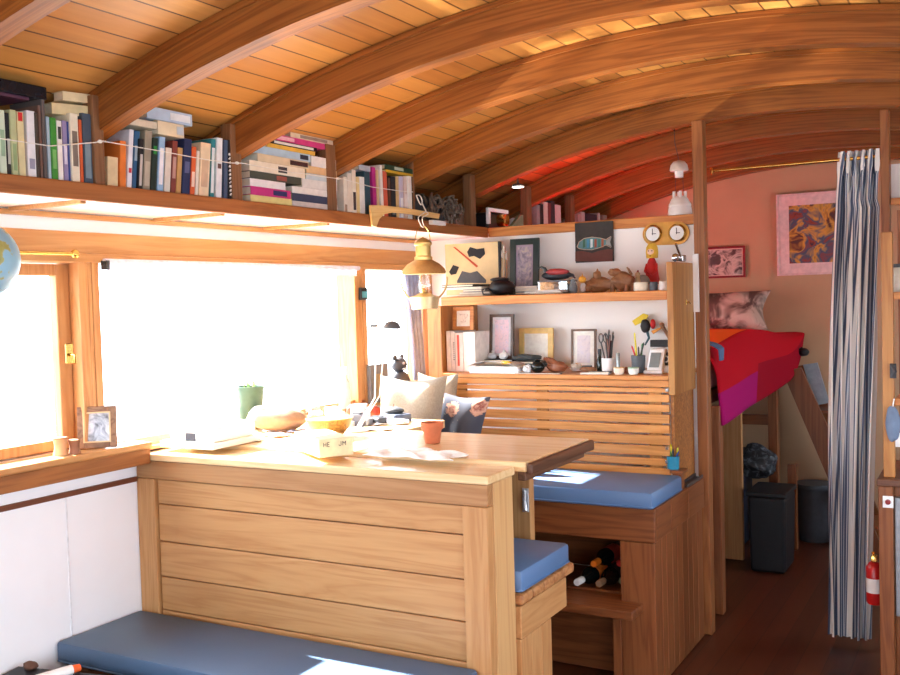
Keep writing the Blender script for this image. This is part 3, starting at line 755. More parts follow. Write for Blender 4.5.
# ================================================================== DINETTE
M_blue = plain('blue_vinyl', (88, 118, 158), .42, var=.04, scale=6, bump=.15)
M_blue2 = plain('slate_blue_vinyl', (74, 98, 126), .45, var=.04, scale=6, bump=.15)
def cushion(a, b, label, mat=M_blue, grp='blue bench cushions'):
    o = MB().box(a, b, .014).build('seat_cushion', mat, None, True); tag(o, label, 'cushion', grp)
    x0, y0, z0 = a; x1, y1, z1 = b
    zz = z0 + .011; e = .0015
    MB().tube([(x0 + .012, y0 - e, zz), (x1 - .012, y0 - e, zz), (x1 + e, y0 + .012, zz), (x1 + e, y1 - .012, zz)], .003, 6).build('piping', mat, o, True)
    return o
# bench in front of the panel (nearest)
t = T('low_bench', 'low bench below the panelled back with dark red wood front', 'bench', (-2.1, 2.5, 0))
MB().box((XW + .02, 2.335, .002), (-1.46, 2.355, .455), .003).build('front_board', W_redx, t)
MB().box((XW + .02, 2.356, .43), (-1.46, 2.682, .456), .003).build('seat_board', W_redx, t)
MB().box((-1.50, 2.357, .002), (-1.462, 2.682, .428), .003).build('end_board', W_redz, t)
MB().box((XW + .02, 2.357, .002), (XW + .05, 2.682, .428), .003).build('end_board', W_redz, t)
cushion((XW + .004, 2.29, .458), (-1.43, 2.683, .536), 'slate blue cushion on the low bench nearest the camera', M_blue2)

XE = -1.388; XC = -1.367; YP = 2.686
zrl = U(160, 479.5, y=YP + .006).z
t = T('dinette_bench', 'raised bench with light fir panelled back facing the camera', 'bench', (-2.1, 3.0, 0))
zt = 1.115
b = MB(); zs = [zrl - .001] + [U(160, q, y=YP + .014).z for q in (504, 541, 576, 609)]
zs.append(zs[-1] - .14); zs.append(zs[-1] - .14); zs.append(.06)
for a, c in zip(zs[:-1], zs[1:]): b.box((XW + .10, YP + .016, c + .0018), (XE - .09, YP + .045, a - .0018), .003)
b.build('back_boards', W_firx, t)
MB().box((XW + .004, YP + .004, zrl + .001), (XE - .0, YP + .046, zt - .002), .003).build('top_rail', wood('fir_rail', (178, 130, 84), (158, 108, 64), 'x', .5), t)
MB().box((XW + .004, YP + .002, .004), (XW + .095, YP + .046, zrl), .004).build('stile', W_firz, t)
MB().box((XE - .088, YP, .004), (XE, YP + .047, zrl), .004).build('stile', W_firz, t)
MB().box((XE - .03, YP + .0485, .004), (XE, 2.874, zt - .002), .004).build('end_board', wood('fir_pale_upright', (208, 164, 110), (190, 140, 88), 'z', .5), t)
MB().box((XW + .004, YP - .006, zt), (XE + .008, 2.878, 1.143), .005).build('cap_rail', W_table, t)
b = MB()
for k in range(5): b.box((XW + .005, 2.877 + k * .0905, .684), (XC + .004, 2.877 + k * .0905 + .087, .722), .012)
b.build('seat_slats', wood('fir_seat', (190, 134, 84), (150, 92, 50), 'x', .5), t)
MB().box((XW + .01, 2.877, .575), (XC - .004, 3.262, .682), .004).build('apron', W_firy, t)
b = MB()
for k in range(3): b.box((XC - .03, 2.877 + k * .083, .004), (XC - .006, 2.877 + k * .083 + .081, .573), .003)
b.build('end_planks', W_firz, t)
cushion((XW + .01, 2.88, .7235), (XC, 3.29, .80), 'pale blue cushion under the table, beside the panel end')

# table
t = T('dinette_table', 'thick light wood table top with dark live edge, sunlit', 'table', (-2.1, 3.15, 0))
XTR = -1.322
MB().box((XW + .006, 2.884, 1.124), (XTR - .022, 3.45, 1.157), .005).build('table_top', W_table, t)
b = MB().box((XTR - .0215, 2.884, 1.116), (XTR, 3.45, 1.154), .008)
b.build('live_edge', W_edge, t)
MB().box((XTR - .06, 2.9, 1.092), (XTR - .03, 3.42, 1.1235), .004).build('cleat', W_edge, t)
xr = U(530, 500, y=3.345).x
MB().box((xr - .13, 3.345, .004), (xr, 3.385, 1.1225), .004).build('leg', W_firz, t)
hk = MB(); hp = U(526, 500, y=3.343)
hk.box(hp + Vector((-.015, -.003, -.045)), hp + Vector((.012, .0015, .045)), .002)
hk.tube([hp + Vector((-.004, -.004, .036)), hp + Vector((.006, -.024, .0)), hp + Vector((.012, -.03, -.03)), hp + Vector((0, -.004, -.04))], .0055, 8)
hk.build('hook', plain('bright_steel', (216, 218, 222), .4, .6), t)
MB().box((XW + .01, 2.9, 1.085), (XW + .04, 3.43, 1.1225), .003).build('wall_cleat', W_firy, t)

# far bench with shelf unit
YS = 4.0; XB2 = -1.275
t = T('storage_bench', 'red fir storage bench with bottle cubby under the far seat', 'bench', (-2.0, 4.4, 0))
MB().box((XW + .004, YS, .64), (XB2, YS + .03, .784), .004).build('front_rail', W_redx, t)
b = MB()
for a, c in ((YS, 4.24), (4.242, 4.52), (4.522, 4.795)): b.box((XB2 - .026, a + (.032 if a == YS else 0), .64), (XB2, c, .784), .003)
b.build('side_rail', W_redy, t)
b = MB(); 
for k in range(5): b.box((XW + .005, YS + .033 + k * .155, .752), (XB2 - .028, YS + .033 + k * .155 + .15, .785), .005)
b.build('seat_boards', W_redx, t)
b = MB(); yy = YS + .033
for k, wd in enumerate((.085, .07, .09, .075, .08, .09, .08, .09, .09)):
    b.box((XB2 - .026, yy, .004), (XB2 - .008, yy + wd - .002, .638), .003); yy += wd
b.build('side_planks', W_redz, t)
MB().box((-1.432, YS + .004, .004), (XB2 - .004, YS + .028, .638), .003).build('front_stile', W_redz, t)
MB().box((-1.475, YS + .004, .004), (-1.4325, YS + .028, .338), .006).build('foot_support', W_redz, t)
MB().box((XW + .005, YS - .125, .338), (-1.335, YS + .10, .378), .008).build('foot_step', W_redx, t)
MB().box((XW + .005, YS + .101, .362), (-1.433, 4.45, .384), .003).build('cubby_floor', W_redx, t)
MB().box((XW + .005, 4.452, .386), (-1.305, 4.47, .75), .003).build('cubby_back', W_redx, t)
MB().box((-1.43, YS + .03, .386), (-1.41, 4.45, .75), .003).build('cubby_side', W_redz, t)
MB().box((XW + .005, YS + .15, .004), (-1.305, YS + .17, .36), .003).build('kick_board', W_redx, t)
MB().box((XW + .005, YS + .004, .386), (-2.05, YS + .028, .638), .003).build('front_panel', W_redz, t)
cushion((XW + .01, YS - .03, .7865), (XB2 + .002, 4.415, .86), 'blue cushion on the far storage bench below the slats')
# wine bottles in the cubby
def bottle(c, d, col, capc, label, band):
    """lying bottle, neck toward d"""
    d = Vector(d).normalized(); q = Vector((0, 0, 1)).rotation_difference(d).to_matrix()
    t = T('wine_bottle', label, 'bottle', c, 'wine bottles in the bench cubby')
    MB().lathe([(0, 0), (.036, 0), (.038, .006), (.038, .18), (.03, .205), (.016, .225), (.0145, .27), (0, .27)], c, 20, q).build('glass', plain('bottle_' + col, {'black': (18, 22, 20), 'green': (24, 34, 26), 'brown': (40, 24, 18)}[col], .12), t, True)
    MB().lathe([(.0152, .232), (.0156, .30), (.014, .304), (0, .304)], c, 16, q).build('capsule', plain('cap_%d_%d_%d' % capc, capc, .4), t, True)
    MB().lathe([(.0385, .06), (.0386, .15)], c, 20, q).build('label_band', plain('lab_%d_%d_%d' % band, band, .6), t, True)
zb = .385
bottle((-1.615, 4.33, zb + .04), (-.10, -1, 0), 'black', (226, 224, 220), 'dark wine bottle with white capsule, leftmost in the cubby', (228, 120, 40))
bottle((-1.540, 4.35, zb + .04), (-.03, -1, 0), 'brown', (140, 110, 84), 'dark wine bottle with tan cork end, middle of the lower three', (50, 30, 26))
bottle((-1.471, 4.43, zb + .04), (.0, -1, 0), 'green', (120, 124, 96), 'dark wine bottle with olive capsule, beside the cubby stile', (30, 30, 34))
bottle((-1.578, 4.40, zb + .112), (-.04, -1, .0), 'black', (224, 116, 30), 'dark wine bottle with orange capsule, lying on the others', (200, 60, 40))
bottle((-1.48, 4.43, zb + .118), (.0, -1, .0), 'black', (180, 40, 34), 'dark wine bottle with red capsule, lying on top at right', (40, 24, 24))

# shelf unit with slatted backrest
YF = 4.45
t = T('shelf_unit', 'honey coloured wall shelves with slatted backrest below', 'shelf', (-2.0, 4.7, .86))
XL = -2.53
b = MB()
pys = [(388.5, 393), (395, 402.7), (405, 412.5), (415, 424), (425.7, 434), (436, 445.3), (446.7, 456.5), (459.3, 466.5), (469, 476.5), (478.5, 486)]
for a, c in pys: b.box((-2.61, YF + .004, U(668, c, y=YF).z), (-1.34, YF + .02, U(668, a, y=YF).z), .003)
b.build('back_slats', wood('slat_wood', (224, 156, 88), (194, 122, 58), 'x', .4), t)
for px in (460, 541, 654): x0 = U(px, 430, y=YF).x; MB().box((x0 - .03, YF + .021, .868), (x0 + .03, YF + .04, 1.265), .002).build('slat_batten', W_honeyz, t)
MB().box((-2.61, YF + .002, U(668, 387.5, y=YF).z), (-1.338, YF + .022, 1.2885), .003).build('counter_fascia', W_shelfx, t)
MB().box((-2.61, YF - .002, 1.29), (-1.338, YB - .002, 1.311), .003).build('counter', W_shelfx, t)
MB().box((XL - .004, YF, 1.662), (-1.338, YB - .002, 1.706), .004).build('upper_shelf', W_shelfx, t)
MB().box((XL - .085, YF - .004, .868), (XL - .005, YF + .0015, 1.66), .002).box((XL - .085, YF + .0245, 1.312), (XL - .065, YB - .002, 1.66), .0).build('corner_stile', W_honeyz, t)
MB().box((XL - .062, YF + .026, 1.312), (XL - .05, YB - .003, 1.661), 0).build('side_board', W_honeyz, t)
MB().box((-1.337, YF - .005, 1.222), (-1.307, 4.798, 1.836), .003).build('end_panel', wood('end_panel_wood', (190, 136, 74), (156, 100, 48), 'z', .45), t)
MB().box((-1.336, YF + .02, .788), (-1.320, 4.798, 1.2215), .001).build('ply_panel', W_ply, t)
b = MB()
for px, py in ((668, 390), (668, 448), (668, 462)): c = U(px - 1, py, y=YF - .004); b.box(c - Vector((.007, .003, .008)), c + Vector((.007, .004, .008)), .002)
b.build('hinge', M_chrome, t)
MB().box((-1.334, YF + .02, .786), (-1.29, YF + .06, .861), .002).build('ledge_bracket', W_redz, t)
MB().box((-1.334, YF - .03, .8615), (-1.272, YF + .06, .878), .003).build('end_ledge', W_redy, t)
# top shelf board over the bulkhead
tag(box((XS + .001, YB - .005, 2.037), (-1.31, 5.06, 2.088), .004).build('partition_cap', W_shelfx), 'honey wood cap board along the top of the white partition', 'board')
# posts
xa = U(694.5, 350, y=4.8).x; xb = U(706.5, 350, y=4.8).x
xa = max(xa, -1.304)
t = T('curtain_post', 'tall wooden post at the end of the white partition', 'post', (xa + .03, 4.9, 0))
zt = arcz((xa + xb) / 2, RB) - .006
MB().box((xa, 4.80, .002), (xb, 4.87, zt), .004).build('post_body', W_post, t)
c = U(695, 285, y=4.797)
tag(MB().box((xa - .006, 4.785, U(696, 312, y=4.79).z), (xa + .024, 4.7985, U(694, 254, y=4.79).z), .002).build('white_strip', M_whitep), 'white enamel strip on the post beside the shelf end', 'strip')
hk = MB(); c = Vector((-1.306, 4.66, U(690, 302, x=-1.306).z)); hk.tube([c, c + Vector((.014, 0, 0)), c + Vector((.022, -.012, -.006)), c + Vector((.020, -.03, .004))], .0032, 8)
hk.box(c + Vector((-.001, -.008, -.012)), c + Vector((.002, .008, .012)), .001)
tag(hk.build('brass_hook', M_brass), 'small brass hook on the shelf end panel', 'hook')
xc, xd = -.474, -.437
tag(box((xc, 4.93, .002), (xd, 5.0, arcz(-.455, RB) - .006), .004).build('curtain_post', W_post), 'tall wooden post right of the striped curtain', 'post')
zr = U(703, 172, y=4.95).z
t = T('curtain_rod', 'thin brass rod spanning the passage between two posts', 'rod', (-.85, 4.95, zr))
MB().tube([(xb + .001, 4.95, zr), (xc - .001, 4.95, zr)], .0085, 12).build('rod', M_brass, t, True)
MB().lathe([(.018, 0), (.018, .006), (.012, .012), (.0, .012)], (xb + .0005, 4.95, zr), 16, RY(90)).build('flange', M_brass, t, True)

# striped curtain
def stripe(nt, u, v, uv):
    f = _math(nt, 'FRACT', _math(nt, 'MULTIPLY', _math(nt, 'ADD', u, _math(nt, 'MULTIPLY', v, .05))  , 17.))
    n = _noise(nt, 3, 2, uv)
    r = _ramp(nt, f, [(0, lin((236, 234, 228))), (.46, lin((244, 242, 238))), (.50, lin((84, 98, 124))), (.64, lin((100, 116, 142))), (.64, lin((206, 212, 220))), (.74, lin((206, 212, 220))), (.76, lin((76, 88, 112))), (.96, lin((84, 96, 120))), (1, lin((236, 234, 228)))])
    return r.outputs['Color']
M_strp = uvmat('striped_cloth', stripe, .9, .15)
def curt(u, v):
    z0 = .035; z1 = zr + .035
    z = z1 + (z0 - z1) * v
    wtop = (-.655, -.478); wbot = (-.728, -.562)
    k = v ** .8
    bulge = .02 * math.sin(v * 3.1)
    a = wtop[0] * (1 - k) + wbot[0] * k - bulge; b_ = wtop[1] * (1 - k) + wbot[1] * k + (.012 if v > .1 else -.0)
    ph = u * math.pi * 2 * 6.
    amp = .036 * (.55 + .45 * math.sin(u * 9 + 1)) * (.9 + .25 * v)
    if v < .06: amp *= .6
    ph2 = ph + .9 * math.sin(v * 4 + u * 5) + .5 * v
    x = a + (b_ - a) * u + .010 * math.sin(ph2 * 2) + (.006 * math.sin(u * 71 + v * 40) if v < .05 else 0)
    y = 4.95 - .0 + amp * math.sin(ph2) + (.012 * math.sin(u * 53) if v < .05 else 0)
    if v < .075:
        y = 4.95 + (y - 4.95) * .4 + .016 * (1 if math.sin(ph2) > 0 else -1)
    return Vector((x, y, z))
o = MB().grid(curt, 220, 60).build('striped_curtain', M_strp, None, True); tag(o, 'blue and white striped curtain gathered beside the right post', 'curtain')

# ================================================================== ITEMS HELPERS
def wx(px0, px1, y, py=300): return U(px0, py, y=y).x, U(px1, py, y=y).x
def hz(px, pyt, y): return U(px, pyt, y=y).z
ZU, ZC = 1.707, 1.312
def frame(px0, px1, pyt, y, zb, label, fm, bw, matc, pic, lean=8, group=None, name='picture_frame', cat='picture frame', th=.016, wall=False):
    x0, x1 = wx(px0, px1, y, pyt + 10); zt = hz((px0 + px1) / 2, pyt, y)
    h = zt - zb; w_ = x1 - x0
    R = RX(-lean); piv = Vector((0, y, zb))
    t = T(name, label, cat, ((x0 + x1) / 2, y, zb), group)
    def fin(mb):
        for v in mb.bm.verts: v.co = R @ (v.co - piv) + piv
        return mb
    mb = MB(); mb.box((x0, y, zb + .0005), (x0 + bw, y + th, zt), .002).box((x1 - bw, y, zb + .0005), (x1, y + th, zt), .002)
    mb.box((x0 + bw, y, zt - bw), (x1 - bw, y + th, zt), .002).box((x0 + bw, y, zb + .0005), (x1 - bw, y + th, zb + bw), .002)
    fin(mb).build('frame', fm, t)
    fin(MB().box((x0 + bw, y + th * .5, zb + bw), (x1 - bw, y + th * .9, zt - bw))).build('mat_board', matc, t)
    if pic:
        pm, mg_ = pic; mg_ *= min(w_, h)
        fin(MB().box((x0 + bw + mg_, y + th * .42, zb + bw + mg_), (x1 - bw - mg_, y + th * .52, zt - bw - mg_))).build('picture', pm, t)
    if not wall:
        s = MB().box(((x0 + x1) / 2 - .012, y + th + .0, zb + h * .25), ((x0 + x1) / 2 + .012, y + th + .004, zb + h * .6))
        fin(s).build('back_strut', M_dark, t)
    return t
def blot(name, cols, scale=18):
    if name in MATS: return MATS[name]
    m, nt, b = _new(name); tc = nt.nodes.new('ShaderNodeTexCoord')
    n = _noise(nt, scale, 3, tc.outputs['Object'], .6, .8)
    st = [(.28 + .44 * i / max(1, len(cols) - 1), lin(c)) for i, c in enumerate(cols)]
    r = _ramp(nt, n.outputs['Fac'], st); nt.links.new(r.outputs['Color'], b.inputs['Base Color']); b.inputs['Roughness'].default_value = .5
    MATS[name] = m; return m
def lump(c, r, mat, name, label=None, cat=None, nz=.12, seed=1, parent=None, zfloor=None, seg=24):
    mb = MB().ell(c, r, seg, None, nz, seed)
    if zfloor is not None:
        for v in mb.bm.verts: v.co.z = max(zfloor, v.co.z)
    o = mb.build(name, mat, parent, True)
    if label: tag(o, label, cat)
    return o
def pot(c, prof, mat, name, label, cat, group=None, parent=None, seg=24):
    o = MB().lathe(prof, c, seg).build(name, mat, parent, True)
    if label: tag(o, label, cat, group)
    return o
def sc(px0, px1, y, x=None):
    a, b = wx(px0, px1, y); return b - a

# ------------------------------------------------------------------ upper shelf
YW = 4.90
# large print leaning on the bulkhead: a plain stand-in in the same colours
x0, x1 = wx(445, 498, 4.86, 260); zt = hz(470, 243, 4.86); zq = ZU
t = T('art_panel', 'cream panel with dark ink shapes and red diagonal, leaning at the shelf corner', 'picture', ((x0 + x1) / 2, 4.86, ZU))
MB().box((x0, 4.862, ZU + .001), (x1, 4.885, zt), .002).build('panel', plain('cream_panel', (226, 196, 146), .6, var=.1, scale=12), t)
MB().box((x1 + .0005, 4.862, ZU + .001), (x1 + .012, 4.886, zt), .001).build('dark_edge', M_black, t)
ink = plain('ink_black', (34, 32, 36), .7)
def flat(mb, pts, y, d=.0015): mb.prism([U(a, b, y=y) for a, b in pts], (0, d, 0)); return mb
b = MB(); yy = 4.8595
flat(b, [(457, 281), (462, 271), (470, 273), (477, 271), (486, 280), (486, 283), (457, 283)], yy); b.build('grey_shape', plain('ink_grey', (84, 80, 82), .7), t)
b = MB(); flat(b, [(467, 252), (470, 247), (477, 249), (484, 248), (485, 254), (480, 259), (474, 256), (469, 257)], yy); flat(b, [(449, 272), (453, 265), (459, 267), (456, 274), (451, 275)], yy); b.build('ink_shape', ink, t)
b = MB(); flat(b, [(453, 247), (455, 247), (478, 266), (476.5, 267.5)], yy - .001); b.build('red_stroke', plain('ink_red', (190, 74, 44), .7), t)
# brushes / wooden figures between print and frame
t = T('brush_bundle', 'bundle of pale brushes between the cream panel and the green-black frame', 'brushes', (U(503, 280, y=4.84).x, 4.84, ZU))
for px, pt, cc_ in ((501.5, 250, (200, 170, 130)), (503.5, 245, (214, 190, 160)), (506, 252, (180, 130, 90))):
    x_ = U(px, 270, y=4.85).x; MB().tube([(x_, 4.85, ZU + .001), (x_ - .004, 4.872, hz(px, pt + 8, 4.87))], .004, 8).build('handle', plain('h%d%d%d' % cc_, cc_, .6), t); lump((x_ - .004, 4.872, hz(px, pt + 4, 4.87)), (.007, .006, .024), plain('bristle', (222, 212, 200), .9), 'bristle', parent=t, seg=10)
frame(508, 537, 238, 4.80, ZU + .001, 'dark green-black framed old photograph standing on the upper shelf', plain('green_black_frame', (38, 50, 48), .35), .034, plain('mauve_mat', (150, 132, 150), .7), (blot('old_photo', [(90, 84, 100), (150, 136, 150), (196, 178, 150)], 24), .06), 5)
# stacked papers and magazines left
def stack(px0, px1, y, d, zb, items, grp, name='magazine', cat='magazine'):
    z = zb
    for k, (dx0, dx1, h, c, l) in enumerate(items):
        a, b_ = wx(px0 + dx0, px1 + dx1, y, 290)
        o = box((a, y + .004 * (k % 2), z), (b_, y + d - .006 * (k % 3), z + h), .0015).build(name, bmat(c)); tag(o, l, cat, grp)
        m2 = MB().box((a + .002, y + .004 * (k % 2) - .0006, z + h * .25), (b_ - .002, y + .004 * (k % 2) + .001, z + h * .75)); m2.build('page_edges', M_paper, o)
        z += h + .0006
    return z
stack(443, 487, 4.56, .24, ZU, [(0, 0, .010, (214, 190, 160), 'tan magazine at the bottom of the left upper-shelf pile'), (16, 2, .011, (196, 188, 178), 'grey magazine second in the left upper-shelf pile'), (20, -2, .014, (150, 142, 136), 'dull grey glossy booklet in the left upper-shelf pile'), (2, -6, .012, (236, 230, 216), 'white notebook near the top of the left upper-shelf pile'), (-1, -14, .014, (44, 42, 42), 'black notebook on the left upper-shelf pile')], 'left pile on the upper shelf')
t = T('black_bag', 'soft black camera bag on the upper shelf left of the white books', 'bag', (U(501, 290, y=4.62).x, 4.62, ZU))
ca = U(502, 284, y=4.62)
lump((ca.x, 4.62, ZU + .042), (.068, .07, .042), M_black, 'bag_body', nz=.06, parent=t, zfloor=ZU + .0005)
lump((ca.x - .012, 4.62, ZU + .083), (.05, .05, .012), M_black, 'flap', nz=.05, parent=t)
MB().tube([(ca.x - .06, 4.58, ZU + .04), (ca.x - .085, 4.555, ZU + .03), (ca.x - .075, 4.55, ZU + .008), (ca.x - .03, 4.545, ZU + .006)], .005, 8).build('strap', M_dark, t, True)
stack(515, 537, 4.66, .12, ZU, [(0, 0, .016, (40, 44, 48), 'black book under the white pair, beside the black bag'), (0, 1, .014, (232, 226, 214), 'lower white book beneath the green-black frame'), (0, 0, .013, (240, 234, 224), 'upper white book beneath the green-black frame')], 'white books on the upper shelf', 'book', 'book')
stack(524, 560, 4.50, .11, ZU, [(4, 3, .006, (60, 62, 66), 'dark leaflet under the white leaflet at the shelf edge'), (0, 0, .007, (236, 234, 230), 'white leaflet at the upper shelf edge'), (12, -2, .006, (200, 202, 206), 'grey leaflet topmost at the upper shelf edge')], 'leaflets on the upper shelf', 'leaflet', 'leaflet')
t = T('storage_tub', 'clear plastic tub of odds and ends under the red bird', 'tub', (U(553, 290, y=4.7).x, 4.7, ZU))
a, b_ = wx(538, 567, 4.63, 285)
MB().box((a, 4.63, ZU + .001), (b_, 4.76, ZU + .004)).box((a, 4.63, ZU + .004), (b_, 4.633, ZU + .06)).box((a, 4.757, ZU + .004), (b_, 4.76, ZU + .06)).box((a, 4.633, ZU + .004), (a + .003, 4.757, ZU + .06)).box((b_ - .003, 4.633, ZU + .004), (b_, 4.757, ZU + .06)).build('tub', M_clear, t)
lump(((a + b_) / 2, 4.695, ZU + .033), ((b_ - a) * .44, .055, .028), blot('odds', [(80, 84, 96), (150, 150, 156), (120, 104, 96)], 60), 'contents', parent=t, nz=.15)
MB().box((a - .004, 4.626, ZU + .0605), (b_ + .004, 4.764, ZU + .068), .002).build('lid', plain('grey_lid', (112, 114, 124), .4), t)
t = T('bird_figure', 'black and red carved bird lying on the clear tub', 'figurine', ((a + b_) / 2, 4.69, ZU + .069))
zc = ZU + .095; xc_ = (a + b_) / 2
lump((xc_ + .0, 4.69, zc), (.078, .03, .026), plain('bird_black', (44, 44, 50), .5), 'body', nz=.06, parent=t, zfloor=ZU + .0685)
lump((xc_ + .012, 4.672, zc + .016), (.06, .024, .018), plain('bird_red', (170, 64, 66), .5), 'wing', nz=.05, parent=t)
MB().tube([(xc_ - .05, 4.69, zc + .005), (xc_ - .066, 4.688, zc + .035), (xc_ - .085, 4.685, zc + .045), (xc_ - .10, 4.684, zc + .038)], .013, 10, True, .003).build('neck', plain('bird_slate', (70, 78, 80), .5), t, True)
MB().tube([(xc_ + .06, 4.69, zc), (xc_ + .09, 4.69, zc - .004), (xc_ + .10, 4.69, zc - .02)], .012, 8, True, .004).build('tail', plain('bird_black', (44, 44, 50), .5), t, True)
c = U(573, 290, y=4.6)
t = T('penguin_stone', 'small grey penguin-like stone on the upper shelf', 'figurine', (c.x, 4.6, ZU))
MB().lathe([(0, 0), (.02, .001), (.023, .014), (.021, .035), (.013, .052), (.011, .06), (.008, .07), (0, .074)], (c.x, 4.6, ZU + .0005), 18).build('body', plain('grey_stone', (112, 120, 126), .7), t, True)
MB().tube([(c.x - .006, 4.594, ZU + .064), (c.x - .016, 4.588, ZU + .062)], .004, 8, True, .001).build('beak', M_dark, t)
c = U(583, 290, y=4.62)
t = T('rooster_figure', 'small yellow and grey bird figurine beside the carved wood', 'figurine', (c.x, 4.62, ZU))
lump((c.x, 4.62, ZU + .026), (.017, .017, .026), plain('egg_grey', (190, 186, 180), .5), 'body', nz=0, parent=t, zfloor=ZU + .0005)
lump((c.x, 4.615, ZU + .066), (.02, .018, .018), plain('egg_yellow', (206, 150, 50), .5), 'head', nz=.04, parent=t)
MB().tube([(c.x, 4.615, ZU + .08), (c.x + .002, 4.615, ZU + .096)], .004, 8, True, .001).build('crest', plain('egg_yellow', (206, 150, 50), .5), t)
# carved brown wooden animals
M_carv = blot('carved_wood', [(104, 66, 40), (150, 104, 68), (128, 84, 52)], 20)
t = T('wood_carving', 'carved brown wooden reclining figure, left part of the pair', 'carving', (U(598, 290, y=4.66).x, 4.66, ZU))
ca = U(599, 284, y=4.66)
lump((ca.x, 4.66, ZU + .038), (.075, .04, .037), M_carv, 'body', nz=.12, parent=t, zfloor=ZU + .0006, seed=4)
lump((ca.x - .002, 4.645, ZU + .085), (.020, .02, .022), M_carv, 'head', nz=.1, parent=t, seed=8)
MB().tube([(ca.x - .002, 4.645, ZU + .10), (ca.x - .001, 4.645, ZU + .118)], .008, 8, True, .002).build('topknot', M_carv, t)
lump((ca.x - .052, 4.64, ZU + .024), (.03, .028, .022), M_carv, 'knee', nz=.08, parent=t, seed=9, zfloor=ZU + .0006)
t = T('wood_carving', 'taller carved brown wooden animal right of the reclining figure', 'carving', (U(624, 290, y=4.66).x, 4.66, ZU))
ca = U(622, 284, y=4.66)
lump((ca.x + .004, 4.66, ZU + .052), (.06, .038, .044), M_carv, 'body', nz=.1, parent=t, seed=6)
lump((ca.x - .032, 4.645, ZU + .096), (.032, .024, .020), M_carv, 'head', nz=.1, parent=t, seed=12)
for q, w in ((-.042, 0), (-.012, .012), (.03, 0), (.052, .014)): MB().tube([(ca.x + q, 4.64 + w, ZU + .0006), (ca.x + q, 4.645 + w, ZU + .045)], .013, 10).build('leg', M_carv, t, True)
MB().tube([(ca.x + .05, 4.66, ZU + .08), (ca.x + .035, 4.655, ZU + .112), (ca.x + .03, 4.65, ZU + .118)], .008, 8, True, .003).build('tail', M_carv, t, True)
c = U(641, 290, y=4.74)
t = T('hen_figure', 'grey and tan hen figurine left of the red-dressed doll', 'figurine', (c.x, 4.74, ZU))
lump((c.x + .012, 4.74, ZU + .05), (.032, .026, .032), plain('hen_grey', (150, 146, 142), .6), 'body', nz=.05, parent=t)
lump((c.x - .008, 4.725, ZU + .04), (.018, .018, .038), plain('hen_cream', (214, 190, 150), .6), 'breast', nz=.03, parent=t, zfloor=ZU + .0006)
lump((c.x - .01, 4.725, ZU + .082), (.013, .012, .014), plain('hen_cream', (214, 190, 150), .6), 'head', nz=0, parent=t)
MB().tube([(c.x - .01, 4.725, ZU + .094), (c.x - .008, 4.725, ZU + .104)], .006, 8, True, .003).build('comb', plain('comb_red', (150, 50, 40), .6), t)
# doll in red dress
c = U(652.5, 290, y=4.82); dz = lambda py: hz(653, py, 4.82)
t = T('doll', 'small blonde wooden doll in a red dress', 'doll', (c.x, 4.82, ZU))
skin = plain('doll_skin', (236, 196, 170), .6)
MB().lathe([(.0, dz(284)), (.033, dz(284)), (.036, dz(279)), (.028, dz(270)), (.026, dz(264)), (.015, dz(258.5)), (0, dz(257.5))], (c.x, 4.82, 0), 22).build('dress', plain('doll_red', (196, 44, 44), .7), t, True)
lump((c.x, 4.815, dz(252)), (.023, .022, .027), skin, 'head', nz=0, parent=t)
hb = MB().lathe([(.029, dz(258)), (.031, dz(252)), (.028, dz(247)), (.018, dz(243.6)), (0, dz(242.6))], (c.x, 4.826, 0), 22); hb.build('hair', plain('doll_hair', (222, 178, 62), .8), t, True)
b = MB()
for s in (-1, 1): b.ell((c.x + s * .009, 4.7945, dz(251)), (.003, .002, .003), 8)
b.ell((c.x, 4.7945, dz(256)), (.006, .002, .002), 8); b.build('face_marks', plain('doll_face', (70, 40, 40), .6), t)
for s in (-1, 1):
    MB().tube([(c.x + s * .024, 4.815, dz(264)), (c.x + s * .030, 4.80, dz(271)), (c.x + s * .006, 4.785, dz(275))], .007, 8).build('sleeve', plain('doll_red', (196, 44, 44), .7), t, True)
    MB().tube([(c.x + s * .010, 4.82, ZU + .001), (c.x + s * .010, 4.82, dz(283))], .0075, 8).build('leg', skin, t, True)
for px0, px1, pt, cc_, l in ((634, 648, 282.5, (228, 218, 196), 'small cream tin on the upper shelf edge under the hen'), (649.5, 657.5, 282, (84, 90, 98), 'small dark grey tin between the cream and white tins'), (659, 669, 281.5, (236, 232, 226), 'small white tin nearest the shelf end panel')):
    y = 4.53; a, b_ = wx(px0, px1, y, 287); r_ = (b_ - a) / 2; zt = hz(px0, pt, y)
    o = pot(((a + b_) / 2, y, ZU), [(0, 0.0005), (r_, .0005), (r_, zt - ZU - .004), (r_ * .96, zt - ZU), (r_ * .86, zt - ZU), (r_ * .86, zt - ZU - .006), (0, zt - ZU - .006)], plain('tin_%d' % cc_[0], cc_, .35), 'tin', l, 'tin', 'tins on the upper shelf')
    MB().tube([((a + b_) / 2 - r_ - .001, y, zt - .005), ((a + b_) / 2 - r_ - .008, y, zt - .008), ((a + b_) / 2 - r_ - .001, y, zt - .012)], .0015, 6).build('rim_bead', M_chrome, o)
